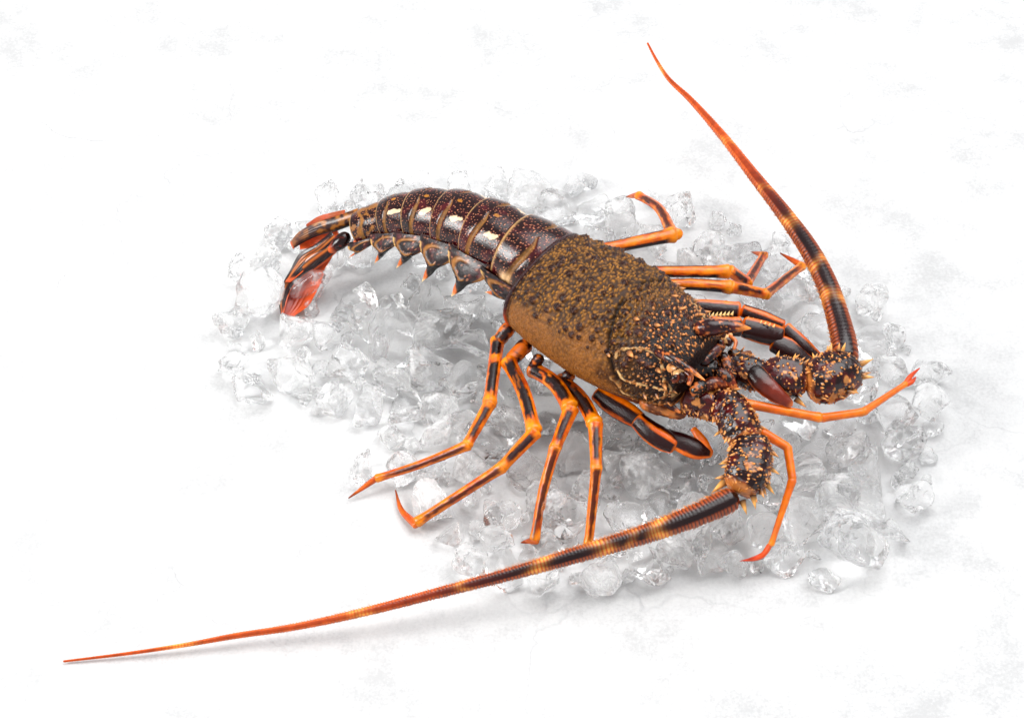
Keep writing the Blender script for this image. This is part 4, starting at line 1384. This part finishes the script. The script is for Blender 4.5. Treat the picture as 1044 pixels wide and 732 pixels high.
fill = random.Random(31)
for k in range(6000):
    x, y = fill.uniform(220, 975), fill.uniform(165, 605)
    if inside(x, y) and min(math.hypot(x - q[0], (y - q[1]) * 1.25) for q in LUMPS) > 36:
        LUMPS.append((x, y, fill.uniform(14, 24), fill.uniform(0.8, 1.8)))
for k in range(1500):
    x, y = fill.uniform(225, 972), fill.uniform(170, 605)
    if len(LUMPS) < 262 and inside(x, y) and min(math.hypot(x - q[0], (y - q[1]) * 1.25) - q[2] * 0.55 for q in LUMPS) > 9:
        LUMPS.append((x, y, fill.uniform(6, 12), 0.5))
print('lumps', len(LUMPS))
ipos = np.array([P(x, y, z) for x, y, r, z in LUMPS])
irad = np.array([r * kcm(p) for (x, y, r, z), p in zip(LUMPS, ipos)])
home = ipos.copy()
# keep lumps out of the body: a row of balls along tail, thorax and the fan
body = [(O0 + HXS * s_ + up * -0.6, 3.3) for s_ in np.linspace(0.5, 13.5, 12)]
body += [(tl[i, :3] - np.array([0, 0, 0.4]), tl[i, 3] * 1.02) for i in range(60, 601, 60)]
body += [(P(300, 290, 2.6) + np.array([0.3, 1.2, 0.4]), 0.7), (P(322, 262, 3.6), 0.9), (P(765, 470, 6.3), 1.7), (P(850, 385, 7.2), 1.8), (P(745, 425, 7.0), 1.5), (P(800, 386, 7.0), 1.6)]
body += [(p_, r_ * 0.9 + 0.15) for p_, r_ in LIMBS]
print('balls', len(body))
bp_ = np.array([b[0] for b in body])
br_ = np.array([b[1] for b in body])
ZF = 0.78                                       # lumps are flatter than tall
for it in range(260):
    d = ipos[:, None] - ipos[None]
    dist = np.linalg.norm(d, axis=2) + np.eye(len(ipos)) * 99
    want = (irad[:, None] + irad[None]) * 0.80
    ov = np.clip(want - dist, 0, None)
    ipos += (d / dist[..., None] * (ov * 0.25)[..., None]).sum(1)
    db = ipos[:, None] - bp_[None]
    q = np.linalg.norm(db, axis=2)
    ob = np.clip(br_[None] + irad[:, None] * 0.86 - q, 0, None)
    push = (db / q[..., None] * (ob * 0.5)[..., None])
    push = push.sum(1) / np.maximum((ob > 0).sum(1), 1)[:, None]
    ipos += push
    ipos[:, :2] += 0.04 * (home - ipos)[:, :2]
    ipos[:, 2] -= 0.03
    floor = irad * 0.62
    ipos[:, 2] = np.maximum(ipos[:, 2], floor)

LAND = [('the tail fan', 300, 285), ('the middle of the tail', 455, 255), ('the back edge of the body shell', 545, 290), ('the straight claw tip of the rear leg', 360, 503), ('the curled claw on the table', 412, 520),
        ('the small hooked foot', 538, 552), ('the knees of the near legs', 545, 430), ('the folded thick front leg', 690, 448), ('the spiny base of the low antenna', 762, 480), ('the forked tip of the hanging feeler', 768, 570),
        ('the forked tip of the right feeler', 930, 385), ('the spiny base of the upright antenna', 850, 385), ('the V-bent far leg', 670, 222), ('the knees of the far legs', 750, 285), ('the long low antenna', 630, 552), ('the elbow of the hanging feeler', 805, 470)]
ORD = ['nearest', 'second nearest', 'third nearest', 'fourth nearest', 'fifth nearest', 'sixth nearest', 'seventh nearest', 'eighth nearest', 'ninth nearest', 'tenth nearest', 'eleventh nearest', 'twelfth nearest', 'thirteenth nearest', 'fourteenth nearest', 'fifteenth nearest', 'sixteenth nearest', 'farthest']
ipx = pix(ipos)
buckets = {}
for i, (x, y) in enumerate(ipx):
    k = min(range(len(LAND)), key=lambda j: (x - LAND[j][1]) ** 2 + (y - LAND[j][2]) ** 2)
    dx, dy = x - LAND[k][1], y - LAND[k][2]
    if abs(dx) > abs(dy):
        dr = 'left of' if dx < 0 else 'right of'
    else:
        dr = 'above' if dy < 0 else 'below'
    buckets.setdefault((k, dr), []).append((math.hypot(dx, dy), i))
labels = {}
for (k, dr), lst in buckets.items():
    lst.sort()
    for j, (_, i) in enumerate(lst):
        pre = 'ice lump' if len(lst) == 1 else ORD[min(j, 16)] + ' ice lump'
        labels[i] = ('only clear ' if len(lst) == 1 else '') + pre + ' ' + dr + ' ' + LAND[k][0]
ROT = random.Random(5)
for i, p in enumerate(ipos):
    o = bpy.data.objects.new('ice_lump', PROTO[i % len(PROTO)])
    COL.objects.link(o)
    r = irad[i]
    o.scale = (r * ROT.uniform(1.1, 1.35), r * ROT.uniform(1.05, 1.3), r * ROT.uniform(1.0, 1.2))
    o.rotation_euler = (ROT.uniform(-0.5, 0.5), ROT.uniform(-0.5, 0.5), ROT.uniform(0, 6.28))
    m = Matrix.LocRotScale(None, o.rotation_euler, o.scale)
    zs = [(m @ v.co).z for v in PROTO[i % len(PROTO)].vertices]
    lowz = min(zs)
    z = p[2] * U
    if p[2] <= r * 0.62 + 0.3 or z + lowz < 0.001:
        z = -lowz - 0.0004          # stands on the table
    o.location = (p[0] * U, p[1] * U, z)
    tag(o, labels[i], 'ice', 'ice lumps heaped under the lobster')
for k, me in enumerate(PROTO):
    me.materials.append(M_ICE[1 if k % 3 == 0 else 0])
